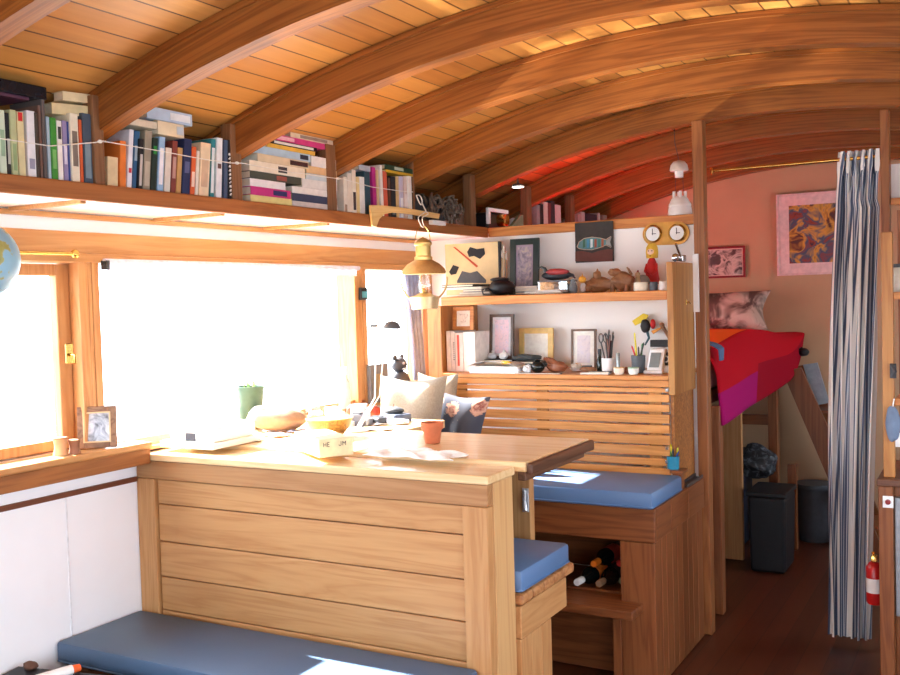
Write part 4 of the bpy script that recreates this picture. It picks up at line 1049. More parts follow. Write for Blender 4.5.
# fish picture on the lip
yq = 4.928
x0, x1 = wx(575, 613, yq, 240); z0, z1 = hz(594, 262, yq), hz(594, 222, yq)
t = T('fish_picture', 'square dark picture of a striped fish hung on the partition', 'picture', ((x0 + x1) / 2, yq, z0))
MB().box((x0, yq, z0), (x1, yq + .012, z1), .002).build('canvas', plain('dark_canvas', (62, 58, 56), .8, var=.15), t)
b = MB(); flat(b, [(575.3, 251.5), (582, 251), (592, 253), (600, 250.5), (608, 249), (612.6, 249.5), (612.6, 261.3), (575.3, 261.3)], yq - .0018); b.build('red_ground', plain('picture_red', (112, 66, 58), .8), t)
up = [(577, 247), (579, 242), (584, 238.5), (592, 237), (600, 238), (606, 239.6)]; lo = [(606, 245), (600, 247.5), (592, 249.8), (584, 249.6), (579, 248.6)]
b = MB(); flat(b, up + lo, yq - .003); b.build('fish_body', plain('fish_teal', (90, 132, 138), .8), t)
b = MB(); flat(b, [(606, 240.5), (611.5, 236.5), (610, 242), (611.5, 247), (606, 244.4)], yq - .003); b.build('fish_tail', plain('fish_tail', (150, 150, 146), .8), t)
for px, cc_ in ((584, (60, 104, 84)), (588, (74, 140, 180)), (591.5, (206, 224, 226)), (595.5, (150, 80, 62)), (599, (70, 120, 110)), (602.5, (160, 92, 64))):
    b = MB(); flat(b, [(px - 1.1, 239.2), (px + 1.1, 239), (px + 1.1, 247), (px - 1.1, 248)], yq - .0042); b.build('fish_stripe', plain('fs%d%d%d' % cc_, cc_, .8), t)
b = MB(); b.tube([U(q[0], q[1], y=yq - .0035) for q in up + [(611, 236.3)]], .002, 6).tube([U(q[0], q[1], y=yq - .0035) for q in [(577, 247)] + lo[::-1] + [(611, 247.5)]], .0016, 6); b.build('fish_outline', plain('fish_line', (196, 170, 150), .8), t)
# clock and barometer plaque
yq = YB - .018
cl, cr = U(653.5, 234, y=yq), U(677.5, 233, y=yq); rr = .055
t = T('clock_plaque', 'oblong gilt plaque with two round white dials on the partition', 'clock', ((cl.x + cr.x) / 2, yq, cl.z - .06))
R9 = .058
ol = [(cl.x + R9 * math.cos(math.radians(q)), YB - .0005, cl.z + R9 * math.sin(math.radians(q))) for q in range(90, 271, 15)] + [(cr.x + R9 * math.cos(math.radians(q)), YB - .0005, cr.z + R9 * math.sin(math.radians(q))) for q in range(-90, 91, 15)]
MB().prism(ol, (0, -.016, 0)).build('plaque', plain('gilt_plaque', (206, 152, 74), .3, .6), t)
for c in (cl, cr):
    MB().lathe([(.0, 0), (.044, 0), (.046, .012), (.040, .02), (.037, .014), (0, .014)], (c.x, YB - .017, c.z), 28, RX(90)).build('bezel', M_brass, t, True)
    d = MB().lathe([(0, .0), (.036, 0), (.036, .0015), (0, .0015)], (c.x, YB - .0315, c.z), 28, RX(90)).build('dial', M_whitep, t)
    h = MB(); h.box((c.x - .0015, YB - .0365, c.z - .006), (c.x + .0015, YB - .0345, c.z + .026)); h.box((c.x - .004, YB - .0365, c.z - .0015), (c.x + .018, YB - .0345, c.z + .0015)); h.build('hands', M_dark, d)
# bell lamp: smoke bell and white lamp above the partition
c = U(679, 170, y=5.0); c2 = U(680, 212, y=5.0); zl = lambda py: U(680, py, y=5.0).z
t = T('gimbal_lamp', 'white enamel lamp with ribbed shade standing on the partition cap', 'lamp', (c2.x, 5.0, 2.089))
MB().lathe([(.0, 2.089), (.060, 2.089), (.062, 2.097), (.056, zl(207)), (.052, zl(203)), (.040, zl(198.5)), (.022, zl(196)), (0, zl(195.5))], (c2.x, 5.0, 0), 28).build('shade', M_whitep, t, True)
for k in range(4):
    a = .4 + k * math.pi / 2; q = Vector((c2.x + .028 * math.cos(a), 5.0 + .028 * math.sin(a), zl(198))); MB().tube([q, q + Vector((0, 0, .034))], .008, 10).build('prong', M_whitep, t, True)
MB().lathe([(.052, zl(203)), (.0555, zl(204)), (.0575, zl(206)), (.054, zl(206.5))], (c2.x, 5.0, 0), 28).build('rib_ring', M_whitep, t, True)
t = T('smoke_bell', 'white smoke bell hanging above the enamel lamp', 'bell', (c.x, 5.0, zl(178)))
MB().lathe([(.045, zl(171)), (.047, zl(170)), (.042, zl(165)), (.028, zl(161.5)), (0, zl(160))], (c.x, 5.0, 0), 28).build('dome', plain('enamel_grey', (214, 208, 200), .35), t, True)
MB().lathe([(0, zl(177.5)), (.021, zl(177.5)), (.022, zl(171)), (0, zl(171))], (c.x, 5.0, 0), 20).build('collar', M_whitep, t, True)
b = MB()
for q in (-.018, .018): b.tube([(c.x + q, 5.0, zl(177)), (c.x + q * 1.2, 5.0, zl(191.5))], .0012, 6)
b.tube([(c.x, 5.0, zl(160)), (c.x, 4.935, zl(160) + .08), (c.x, 4.931, arcz(c.x, RB) + .03)], .002, 6); b.build('wire', M_dark, t)
# chrome clamp on the end panel
c = U(686, 259, x=-1.32); c = Vector((-1.322, 4.60, 1.837))
t = T('clamp', 'chrome spring clamp lying on top of the shelf end panel', 'clamp', c)
MB().tube([c + Vector((0, -.07, .008)), c + Vector((0, -.03, .012)), c + Vector((0, .06, .012))], .0075, 10).build('lower_jaw', M_dark, t, True)
MB().lathe([(.015, -.012), (.02, 0), (.015, .012)], c + Vector((0, -.055, .021)), 18, RY(90)).build('ring', M_chrome, t, True)
MB().tube([c + Vector((0, .05, .02)), c + Vector((0, .02, .035)), c + Vector((-.0, -.02, .065)), c + Vector((-.0, -.045, .085))], .006, 8).build('lever', M_chrome, t, True)
MB().box(c + Vector((-.012, .03, .004)), c + Vector((.012, .09, .036)), .006).build('body', M_chrome, t)

# ------------------------------------------------------------------ lower shelf (counter)
# white binders
for k, (a, b_, pt, l, cc_) in enumerate(((446.5, 450.5, 331, 'white ring binder leftmost on the lower shelf', (240, 238, 234)), (451, 455, 331.5, 'white binder with grey lettering on the lower shelf', (232, 230, 228)), (455.4, 463, 333, 'white binder with a red stripe on the lower shelf', (238, 230, 226)), (463.4, 475, 332, 'wide cream-white binder right of the red-striped one', (240, 236, 226)))):
    y = 4.56; x0, x1 = wx(a, b_, y, 350); zt = hz(a, pt, y)
    o = MB().box((x0 + .0004, y, ZC), (x1 - .0004, y + .003, zt), .001).box((x0 + .0004, y + .003, ZC), (x0 + .003, y + .24, zt)).box((x1 - .003, y + .003, ZC), (x1 - .0004, y + .24, zt)).build('binder', bmat(cc_)); tag(o, l, 'binder', 'binders on the lower shelf')
    MB().box((x0 + .0032, y + .0035, ZC + .004), (x1 - .0032, y + .235, zt - .004)).build('pages', M_paper, o)
    if k == 2: MB().box((x0 + .012, y - .0012, ZC + .03), (x0 + .024, y - .0001, zt - .01)).build('red_stripe', plain('binder_red', (214, 96, 84), .5), o)
    if k == 1:
        m2 = MB(); 
        for q in range(9): m2.box((x0 + .014, y - .0012, ZC + .06 + q * .011), (x0 + .022, y - .0001, ZC + .067 + q * .011))
        m2.build('lettering', plain('grey_print', (150, 146, 150), .6), o)
zbt = hz(455, 331, 4.56) + .0015
frame(452, 473, 306.5, 4.60, zbt, 'small honey wood frame standing on the white binders', wood('frame_wood', (206, 140, 74), (164, 98, 46), 'x', .4), .022, plain('frame_white', (240, 236, 228), .6), (blot('sketch', [(240, 236, 228), (238, 232, 224), (150, 130, 120)], 70), .12), 4)
# stack under dark frame
zs_ = stack(478, 509, 4.66, .2, ZC, [(-2, 4, .014, (226, 222, 214), 'off-white book at the bottom under the dark framed photo'), (0, 2, .016, (238, 234, 224), 'thick white book under the black tray'), (1, 0, .016, (240, 232, 210), 'cream book directly under the black tray'), (2, 1, .008, (40, 40, 44), 'black tray under the dark framed photo')], 'books under the dark framed photo', 'book', 'book')
frame(488, 512, 314, 4.72, zs_ + .001, 'dark brown framed photo standing on a small book stack', plain('brown_frame', (84, 64, 54), .4), .016, plain('pale_mat', (206, 206, 212), .7), (blot('pale_photo', [(196, 190, 214), (226, 196, 206), (170, 170, 190)], 30), .1), 5)
for q, (px, cc_, l) in enumerate(((481.5, (110, 84, 70), 'brown egg cup on the black tray'), (492, (200, 204, 208), 'small silver dish figure before the dark framed photo'), (503, (226, 226, 224), 'small white dish figure before the dark framed photo'))):
    c = U(px, 345, y=4.69); 
    t_ = T('trinket', l, 'trinket', (c.x, 4.69, zs_)); lump((c.x, 4.69, zs_ + .018), (.017 if q == 0 else .026, .014, .0175), plain('tr%d' % cc_[0], cc_, .4), 'body', nz=.12, parent=t_, zfloor=zs_ + .0006, seg=14, seed=q)
    lump((c.x + .006, 4.69, zs_ + .04), (.009, .009, .010), plain('tr%d' % cc_[0], cc_, .4), 'knob', nz=0, parent=t_, seg=10)
# magazines heap in front
stack(467, 516, 4.46, .16, ZC, [(0, 0, .012, (240, 240, 240), 'white catalogue at the bottom of the lower-shelf heap'), (1, 0, .012, (214, 222, 236), 'pale blue-white catalogue second in the lower-shelf heap'), (2, -1, .010, (236, 232, 226), 'white catalogue third in the lower-shelf heap')], 'magazine heap on the lower shelf')
o = MB().grid(lambda u, v: Vector((U(468 + 46 * u, 360, y=4.47).x, 4.465 + .14 * v, ZC + .0375 + .026 * math.sin(math.pi * u) * (1 - .4 * v) + .004 * math.sin(u * 9))), 20, 6).build('newspaper', blot('newsprint', [(120, 116, 110), (214, 210, 204), (170, 160, 150)], 26), None, True, .003); tag(o, 'bulging folded grey newspaper on the lower-shelf heap', 'newspaper')
lump((U(508, 357, y=4.5).x, 4.476, ZC + .055), (.026, .012, .010), plain('yellow_fruit', (226, 180, 60), .5), 'yellow_pouch', 'small yellow pouch on the folded newspaper', 'pouch', .1)
frame(518, 552, 328, 4.86, ZC, 'pale yellow wood frame leaning on the white partition', plain('pale_yellow_frame', (226, 192, 120), .5), .030, plain('bright_mat', (246, 242, 232), .7), None, 4)
# dark folded things
stack(509, 540, 4.62, .14, ZC, [(0, 2, .02, (230, 228, 222), 'white box under the dark folded pouches'), (0, 0, .016, (52, 54, 58), 'black wallet in the dark pouch pile'), (2, -4, .014, (72, 66, 64), 'brown-black pouch in the dark pouch pile')], 'dark pouches on the lower shelf', 'wallet', 'wallet')
lump((U(525, 349, y=4.68).x, 4.69, ZC + .066), (.082, .05, .018), plain('slate_fabric', (72, 76, 76), .8), 'folded_cap', 'dark slate folded cap on the pouch pile', 'cap', .1, 3, zfloor=ZC + .052)
t = T('black_pot', 'glossy black ball-like pot on the lower shelf', 'pot', (U(537.5, 364, y=4.52).x, 4.52, ZC)); c = U(537.5, 364, y=4.52)
lump((c.x, 4.52, ZC + .031), (.036, .034, .0305), plain('gloss_black', (20, 26, 26), .08), 'pot_body', nz=0, parent=t, zfloor=ZC + .0006)
MB().lathe([(.014, 0), (.016, .006), (.008, .009), (0, .010)], (c.x, 4.52, ZC + .06), 16).build('pot_lid', plain('gloss_black', (20, 26, 26), .08), t, True)
t = T('leather_mitt', 'brown leather glove-like lump beside the black ball pot', 'glove', (U(556, 364, y=4.56).x, 4.56, ZC)); c = U(557, 364, y=4.56)
M_lea = blot('brown_leather', [(104, 58, 38), (150, 90, 60), (122, 70, 46)], 24)
lump((c.x, 4.56, ZC + .03), (.05, .036, .03), M_lea, 'palm', nz=.10, parent=t, zfloor=ZC + .0006)
for k in range(3): MB().tube([(c.x - .03 + k * .02, 4.54, ZC + .045), (c.x - .04 + k * .014, 4.525, ZC + .068), (c.x - .052 + k * .012, 4.515, ZC + .074)], .011, 8, True, .007).build('finger', M_lea, t, True)
lump((U(527, 364, y=4.49).x, 4.49, ZC + .022), (.02, .018, .0215), plain('pearl', (226, 226, 228), .3), 'paper_ball', 'crumpled white paper ball left of the black ball pot', 'paper', .2, 5, zfloor=ZC + .0006)
stack(513, 552, 4.445 + .012, .03, ZC, [(0, 6, .005, (96, 92, 90), 'dark flat strip at the lower shelf front')], 'flat strips', 'ruler', 'ruler')
frame(570, 595, 329, 4.80, ZC, 'narrow brown frame with white mat and pinkish drawing', plain('walnut_frame', (112, 84, 64), .4), .011, plain('bright_mat', (246, 242, 232), .7), (blot('pink_drawing', [(214, 206, 220), (226, 214, 214), (190, 180, 196)], 22), .16), 4)
c = U(576, 362, y=4.66); t = T('china_flower', 'small white china flower dish before the narrow frame', 'dish', (c.x, 4.66, ZC))
MB().lathe([(0, .0006), (.022, .001), (.034, .016), (.032, .017), (.02, .006), (0, .005)], (c.x, 4.66, ZC), 20).build('dish', M_whitep, t, True)
for k in range(5): lump((c.x + .016 * math.cos(k * 1.257), 4.66 + .016 * math.sin(k * 1.257), ZC + .028), (.013, .013, .012), plain('petal', (236, 230, 214), .5), 'petal', nz=.05, parent=t, seg=10)
lump((c.x, 4.66, ZC + .034), (.008, .008, .008), plain('egg_yellow', (206, 150, 50), .5), 'centre', nz=0, parent=t, seg=8)
c = U(588, 368, y=4.60); t = T('wooden_boat', 'tiny grey and brown boat model before the narrow frame', 'model boat', (c.x, 4.6, ZC))
lump((c.x, 4.6, ZC + .014), (.045, .014, .014), M_carv, 'hull', nz=0, parent=t, zfloor=ZC + .0006)
MB().box((c.x - .03, 4.592, ZC + .026), (c.x + .02, 4.608, ZC + .034), .002).build('deckhouse', M_dark, t)
c = U(600, 368, y=4.62)
t = T('ink_bottle', 'slim dark green bottle between narrow frame and pen cup', 'bottle', (c.x, 4.62, ZC)); bh = hz(600, 349, 4.62) - ZC
MB().lathe([(0, .0006), (.014, .001), (.015, .004), (.015, bh * .55), (.007, bh * .68), (.007, bh * .8), (0, bh * .8)], (c.x, 4.62, ZC), 16).build('glass', plain('bottle_green', (52, 74, 58), .15), t, True)
MB().lathe([(.0085, bh * .78), (.0085, bh), (0, bh)], (c.x, 4.62, ZC), 12).build('cap', M_black, t, True)
stack(578, 606, 4.47, .05, ZC, [(0, 0, .007, (236, 234, 230), 'white notepad before the dark green bottle'), (8, 1, .006, (60, 62, 66), 'dark notepad lying on the white notepad')], 'notepads at the shelf front', 'notepad', 'notepad')
# pen cups
def pencup(px, py, y, r, hcup, cup, label, pens, scissors=False, zb=ZC):
    c = U(px, py, y=y); t = T('pen_cup', label, 'pen cup', (c.x, y, zb))
    MB().lathe([(0, .0006), (r * .92, .0006), (r, hcup), (r * .9, hcup), (r * .85, .006), (0, .006)], (c.x, y, zb), 20).build('cup', cup, t, True)
    for k, (dx, ptop, cc_) in enumerate(pens):
        a = k * 2.4; b0 = Vector((c.x + r * .3 * math.cos(a), y + r * .3 * math.sin(a), zb + .008)); top = Vector((c.x + dx, y + .012 * math.sin(a), hz(px, ptop, y)))
        MB().tube([b0, top], .0042, 8).tube([top, top + (top - b0).normalized() * .008], .0042, 8, True, .001).build('pen', plain('pen_%d_%d_%d' % cc_, cc_, .4), t)
    if scissors:
        for s in (-1, 1):
            ct = Vector((c.x - .022 + s * .012, y - .004, hz(px, 338, y)))
            pts = [ct + Vector((.011 * math.cos(q), 0, .022 * math.sin(q))) for q in [2 * math.pi * k / 12 for k in range(13)]]
            m2 = MB().tube(pts, .003, 6); m2.tube([ct - Vector((0, 0, .022)), Vector((c.x - .004 + s * .004, y, zb + .02))], .0035, 6); m2.build('scissor_handle', M_dark, t, True)
    return t
pencup(608.5, 368, 4.60, .034, .072, M_whitep, 'white cup full of dark pens and scissors', [(-.012, 334, (50, 40, 40)), (.004, 331, (40, 44, 42)), (.016, 336, (96, 50, 44)), (.024, 333, (46, 52, 48)), (.03, 337, (60, 60, 64)), (-.0, 340, (120, 80, 60)), (.012, 342, (30, 34, 36))], True)
pencup(638.5, 368, 4.60, .034, .085, plain('grey_cup', (92, 98, 104), .5), 'grey cup holding yellow and green pens', [(-.03, 347, (200, 50, 60)), (-.018, 336, (226, 216, 40)), (-.012, 334, (226, 216, 40)), (.018, 345, (60, 150, 70)), (.028, 344, (40, 60, 44)), (.004, 348, (60, 64, 70))])
c = U(618.3, 368, y=4.56); pot((c.x, 4.56, ZC), [(0, .0006), (.009, .0006), (.009, .095), (.006, .10), (0, .10)], plain('tube_grey', (150, 156, 154), .3, .6), 'metal_tube', 'slim grey metal tube beside the white pen cup', 'tube')
for px, cc_, l in ((619, (238, 226, 206), 'small cream pot under the metal tube'), (633.5, (232, 240, 232), 'small white pot with pale green rim before the grey cup')):
    c = U(px, 370, y=4.49); o = pot((c.x, 4.49, ZC), [(0, .0006), (.018, .0006), (.025, .012), (.026, .034), (.023, .035), (.021, .01), (0, .008)], plain('pot%d' % cc_[2], cc_, .4), 'small_pot', l, 'pot', 'small pots at the lower shelf edge')
    MB().lathe([(.026, .030), (.0272, .032), (.026, .035)], (c.x, 4.49, ZC), 20).build('rim', plain('rim%d' % cc_[2], (170, 210, 180) if cc_[2] > 220 else (226, 190, 140), .4), o, True)
c = U(626.5, 368, y=4.53); lump((c.x, 4.53, ZC + .016), (.018, .016, .016), M_lea, 'brown_stone', 'small brown stone between the two little pots', 'stone', .08, 4, zfloor=ZC + .0006)
# toy bird / pinwheel on the wall
t = T('paper_toy', 'yellow, black and red paper toy fixed on the partition above the pens', 'toy', (U(645, 330, y=4.9).x, 4.9, 1.4))
yq = 4.90
MB().prism([U(a, b_, y=yq) for a, b_ in ((632, 321), (643, 313.5), (648, 315), (645, 321), (635, 325.5))], (0, .012, 0)).build('yellow_wing', plain('toy_yellow', (236, 206, 40), .5), t)
lump(U(645.5, 326, y=yq - .005), (.025, .02, .036), plain('toy_black', (52, 50, 52), .6), 'body', nz=.05, parent=t, seg=16)
lump(U(653, 324, y=yq - .008), (.014, .012, .026), plain('toy_red', (204, 38, 40), .5), 'red_wing', nz=.03, parent=t, seg=14)
MB().prism([U(a, b_, y=yq) for a, b_ in ((651, 331), (661, 327), (660, 329.5), (653, 334))], (0, .01, 0)).build('orange_tip', plain('toy_orange', (236, 160, 60), .5), t)
MB().tube([U(647, 331, y=yq - .004), U(649, 338, y=yq - .004), U(645, 345, y=yq)], .008, 8, True, .004).build('tail', plain('toy_teal', (70, 104, 112), .6), t, True)
MB().tube([U(648, 318, y=yq), U(648, 318, y=YB - .002)], .003, 6).build('pin', M_dark, t)
# black strip & stick
tag(box(U(650, 347, y=4.90), Vector((U(670, 347, y=4.90).x, 4.93, U(660, 340, y=4.9).z)), .003).build('black_clipboard', M_black), 'black horizontal clip strip on the partition beside the shelf end', 'clip')
tag(MB().tube([U(662, 325, y=4.82), U(671, 341, y=4.82)], .009, 8).ell(U(662, 325, y=4.82), (.013, .013, .013), 10).build('wooden_stick', M_carv, None, True), 'brown wooden stick with dark knob leaning by the shelf end', 'stick')
y = 4.56; a, b_ = wx(645.5, 661, y, 362); zt = hz(652, 349, y)
t = T('desk_clock', 'white plastic desk clock with grey slanted screen', 'clock', ((a + b_) / 2, y, ZC))
MB().box((a, y, ZC + .0006), (b_, y + .05, zt), .009, shear=(.016, .02, 0)).build('case', M_whitep, t)
MB().box((a + .015, y - .0015, ZC + .030), (b_ - .012, y + .002, zt - .018), .001, shear=(.010, .012, 0)).build('screen', plain('lcd_grey', (120, 126, 124), .3), t)
MB().box((a - .006, y - .02, ZC + .0006), (b_ + .01, y - .001, ZC + .016), .004).build('foot', M_whitep, t)
c = U(666, 359, y=4.60); t = T('travel_clock', 'round black travel clock with white dial beside the white desk clock', 'clock', (c.x, 4.6, ZC))
R_ = .032
MB().box((c.x - R_, 4.60, c.z - R_), (c.x + R_, 4.63, c.z + R_), .012).build('case', M_black, t)
MB().lathe([(0, 0), (.017, 0), (.017, .002), (0, .002)], (c.x, 4.599, c.z), 20, RX(90)).build('dial', plain('dial_grey', (206, 206, 200), .4), t)
MB().lathe([(.010, .0021), (.011, .004), (.006, .004), (.005, .0021)], (c.x, 4.599, c.z), 16, RX(90)).build('dial_ring', M_dark, t)
MB().box((c.x - .028, 4.60, ZC + .0006), (c.x + .028, 4.64, c.z - R_ - .0005), .003).build('stand', M_whitep, t)

# ------------------------------------------------------------------ cup with pens on the storage bench, tray
yc = YF + .012
t = pencup(673.5, 477, yc, .029, .06, plain('turquoise_cup', (40, 130, 160), .4), 'turquoise cup with coloured pens on the bench end below the slats', [(-.02, 448, (60, 150, 60)), (-.012, 446, (226, 216, 40)), (.004, 450, (40, 44, 50)), (.020, 449, (220, 206, 60)), (.026, 452, (40, 60, 130)), (.0, 452, (60, 90, 150))], zb=.8785)
t.location.x += 0
tag(MB().box((-1.318, yc + .06, .7845), (-1.277, 4.79, .790), .002).box((-1.318, yc + .06, .79), (-1.313, 4.79, .806), .001).box((-1.282, yc + .06, .79), (-1.277, 4.79, .80), .001).build('metal_tray', plain('dark_steel', (88, 94, 102), .3, .8)), 'narrow dark metal tray behind the turquoise pen cup', 'tray')

# ------------------------------------------------------------------ pillows on the storage bench
def pillow(c, w, h, t, R, mat, label, bow=.0):
    c = Vector(c)
    mb = MB(); uvl = mb.bm.loops.layers.uv.verify(); N = 18
    for s in (1, -1):
        def f(u, v):
            a, b = u * 2 - 1, v * 2 - 1
            k = (1 - a ** 4) ** .6 * (1 - b ** 4) ** .6 if abs(a) < 1 and abs(b) < 1 else 0
            kx = 1 - .13 * (1 - abs(b) ** 1.5) ; kz = 1 - .13 * (1 - abs(a) ** 1.5)
            k *= 1 + .07 * math.sin(5 * a + 2 * b) * math.cos(4 * b)
            p = Vector((a * w / 2 * kx, s * t / 2 * k, b * h / 2 * kz))
            return c + R @ p
        mb.grid(f, N, N)
    bmesh.ops.remove_doubles(mb.bm, verts=mb.bm.verts[:], dist=1e-5)
    o = mb.build('pillow', mat, None, True); tag(o, label, 'pillow'); return o
M_lin = plain('grey_linen', (166, 152, 132), .95, var=.12, scale=120, sheen=.2)
def floral(nt, u, v, uv):
    base = lin((82, 84, 94))
    vo = nt.nodes.new('ShaderNodeTexVoronoi'); vo.inputs['Scale'].default_value = 2.6; vo.inputs['Randomness'].default_value = .55; nt.links.new(uv, vo.inputs['Vector'])
    n = _noise(nt, 16, 3, uv); d = _math(nt, 'ADD', vo.outputs['Distance'], _math(nt, 'MULTIPLY', _math(nt, 'SUBTRACT', n.outputs['Fac'], .5), .34))
    r = _ramp(nt, d, [(0, lin((206, 120, 96))), (.15, lin((222, 170, 146))), (.20, lin((150, 76, 70))), (.30, lin((222, 176, 150))), (.36, lin((200, 150, 126))), (.38, base), (1, base)], 'LINEAR')
    vo2 = nt.nodes.new('ShaderNodeTexVoronoi'); vo2.inputs['Scale'].default_value = 9; nt.links.new(uv, vo2.inputs['Vector'])
    lf = _math(nt, 'LESS_THAN', vo2.outputs['Distance'], .13)
    return _mix(nt, _math(nt, 'MULTIPLY', lf, _math(nt, 'GREATER_THAN', d, .44)), r.outputs['Color'], lin((150, 150, 130)))
M_flor = uvmat('navy_floral_cloth', floral, .9, .2)
pc = U(411, 404, y=4.07)
pillow((pc.x, 4.06, 1.105), .36, .46, .16, RZ(8) @ RX(-14), M_lin, 'large taupe linen pillow propped behind the table')
pc = U(447, 398, y=4.33)
pillow((pc.x - .09, 4.375, 1.10), .26, .44, .08, RZ(-6) @ RX(-6), plain('taupe_linen', (140, 126, 106), .95, scale=120), 'taupe pillow half hidden behind the large one, against the slats')
pc = U(463, 413, y=4.30)
pillow((pc.x, 4.235, 1.055), .30, .36, .10, RZ(4) @ RX(-14) @ RY(6), M_flor, 'navy floral pillow with pink blossoms leaning at the slats')

# ------------------------------------------------------------------ table and sill clutter
ZT = 1.1578
def at(px, py, z=ZT):
    p = U(px, py, z=z); p.y = min(p.y, 3.74); return p
# white machine at the table's window end
a = Vector((-2.80, 2.73, ZT)); t = T('white_printer', 'flat white machine with dark label at the window end of the table', 'printer', (-2.67, 2.87, ZT))
MB().box((-2.815, 2.735, ZT + .001), (-2.545, 3.01, ZT + .026), .005).build('base', M_whitep, t)
MB().box((-2.78, 2.752, ZT + .0265), (-2.553, 2.99, ZT + .085), .010).build('cover', plain('cream_plastic', (240, 238, 230), .5, var=.02), t)
q = at(196, 437); MB().box((-2.695, 2.7505, ZT + .030), (-2.645, 2.7528, ZT + .058), .0005).build('dark_label', plain('label_dark', (70, 74, 84), .5), t)
# carton
c = Vector((-2.05, 2.725, 1.145))
R = RZ(-34)
t = T('carton', 'small cream carton with dark print on its end, near the table edge', 'box', (c.x, c.y, ZT))
L, Wd, Hh = .27, .125, .062
def cart(p0, p1, bev=.002):
    mb = MB().box(p0, p1, bev)
    for v in mb.bm.verts: v.co = R @ v.co + Vector((c.x, c.y, ZT + .0008))
    return mb
cart((-L, .0, 0), (0, Wd, Hh)).build('body', plain('cream_card', (232, 214, 170), .7), t)
mb = MB()
def stroke(a0, z0, a1, z1, w=.0022):
    d = Vector((0, a1 - a0, z1 - z0)); n_ = Vector((0, -d.z, d.y)).normalized() * w / 2
    mb.prism([Vector((.0002, a0, z0)) + n_, Vector((.0002, a1, z1)) + n_, Vector((.0002, a1, z1)) - n_, Vector((.0002, a0, z0)) - n_], (.0006, 0, 0))
for a0, st in ((.016, ((0, 0, 0, 1), (.8, 0, .8, 1), (0, .5, .8, .5))), (.030, ((0, 0, 0, 1), (0, 1, .7, 1), (0, .5, .6, .5), (0, 0, .7, 0))), (.072, ((.7, 1, .7, .1), (.7, 0, .1, 0), (0, .05, 0, .3))), (.086, ((0, 0, 0, 1), (0, 1, .5, .4), (.5, .4, 1, 1), (1, 1, 1, 0)))):
    if a0 == .072:
        p_a = mb; mb = MB()
    for p0, q0, p1, q1 in st: stroke(a0 + p0 * .011, .036 + q0 * .015, a0 + p1 * .011, .036 + q1 * .015)
for m_ in (p_a, mb):
    for v in m_.bm.verts: v.co = R @ v.co + Vector((c.x, c.y, ZT + .0008))
    m_.build('print', plain('carton_print', (70, 66, 70), .7), t)
cart((-L, -.0008, Hh * .86), (0, -.0001, Hh * .88), 0).build('lid_line', plain('card_line', (190, 168, 120), .7), t)
# bowl
c = at(330, 437); rb_ = .094
t = T('wooden_bowl', 'mottled golden brown bowl on the sunlit table', 'bowl', c)
MB().lathe([(0, .0008), (.035, .001), (.05, .006), (.078, .036), (rb_, .074), (rb_ - .005, .075), (.07, .036), (.04, .012), (0, .010)], (c.x, c.y, ZT), 32).build('bowl', blot('mottled_gold', [(78, 52, 22), (160, 116, 52), (112, 76, 34), (176, 138, 72)], 26), t, True)
MB().lathe([(rb_ - .002, .0735), (rb_ + .002, .076), (rb_ - .003, .0785), (rb_ - .006, .076)], (c.x, c.y, ZT), 32).build('rim', plain('bowl_rim', (170, 124, 60), .5), t, True)
# bag
c = at(264, 431)
c.x += .05
t = T('cloth_bag', 'beige folded cloth bag lying between the white machine and the bowl', 'bag', (c.x, c.y + .04, ZT))
mb = MB().ell((c.x, c.y + .03, ZT + .048), (.13, .07, .050), 28, RZ(10), .05, 11)
for v in mb.bm.verts: v.co.z = max(ZT + .0006, v.co.z)
mb.build('bag_body', plain('beige_canvas', (146, 116, 92), .9, bump=.4, scale=50), t, True)
MB().grid(lambda u, v: Vector((c.x - .13 + .17 * u, c.y - .02 + .07 * v, ZT + .098 - .030 * u * 0 - .055 * (1 - v) ** 2 * (1.0) + .004 * math.sin(u * 7))), 12, 8).build('flap', plain('pale_canvas', (232, 216, 200), .9), t, True, .003)
# newspapers and leaflets by the bag
def sheet(px, py, w, d, rot, name, label, mat, z=ZT + .001, th=.003, curl=.006):
    c = at(px, py); Rr = RZ(rot)
    o = MB().grid(lambda u, v: Vector((c.x, c.y, z + th / 2)) + Rr @ Vector((w * (u - .5), d * (v - .5), curl * math.sin(u * 5 + v * 3) ** 2)), 10, 6).build(name, mat, None, True, th); tag(o, label, name.replace('_', ' '), 'papers on the table'); return o
M_news = blot('news_cloth', [(92, 96, 110), (226, 226, 228), (240, 238, 236), (180, 90, 84)], 16)
sheet(246, 441, .13, .09, 20, 'newspaper', 'grey printed folded newspaper in front of the beige bag', M_news)
sheet(277, 436, .11, .08, -10, 'leaflet', 'white leaflet with reddish print beside the beige bag', blot('red_leaf', [(236, 230, 228), (226, 150, 130), (240, 238, 236)], 14))
sheet(302, 432, .10, .08, 8, 'letter', 'white and blue letter left of the bowl', blot('blue_leaf', [(240, 240, 242), (150, 160, 190), (236, 236, 236)], 14))
sheet(389, 424, .15, .10, 32, 'magazine', 'pale open magazine right of the bowl', blot('mag_leaf', [(236, 232, 228), (180, 180, 190), (240, 236, 232)], 12))
sheet(378, 430, .12, .08, 25, 'letter', 'white letter at the front of the clutter right of the bowl', plain('letter_white', (240, 236, 228), .8), z=ZT + .0008)
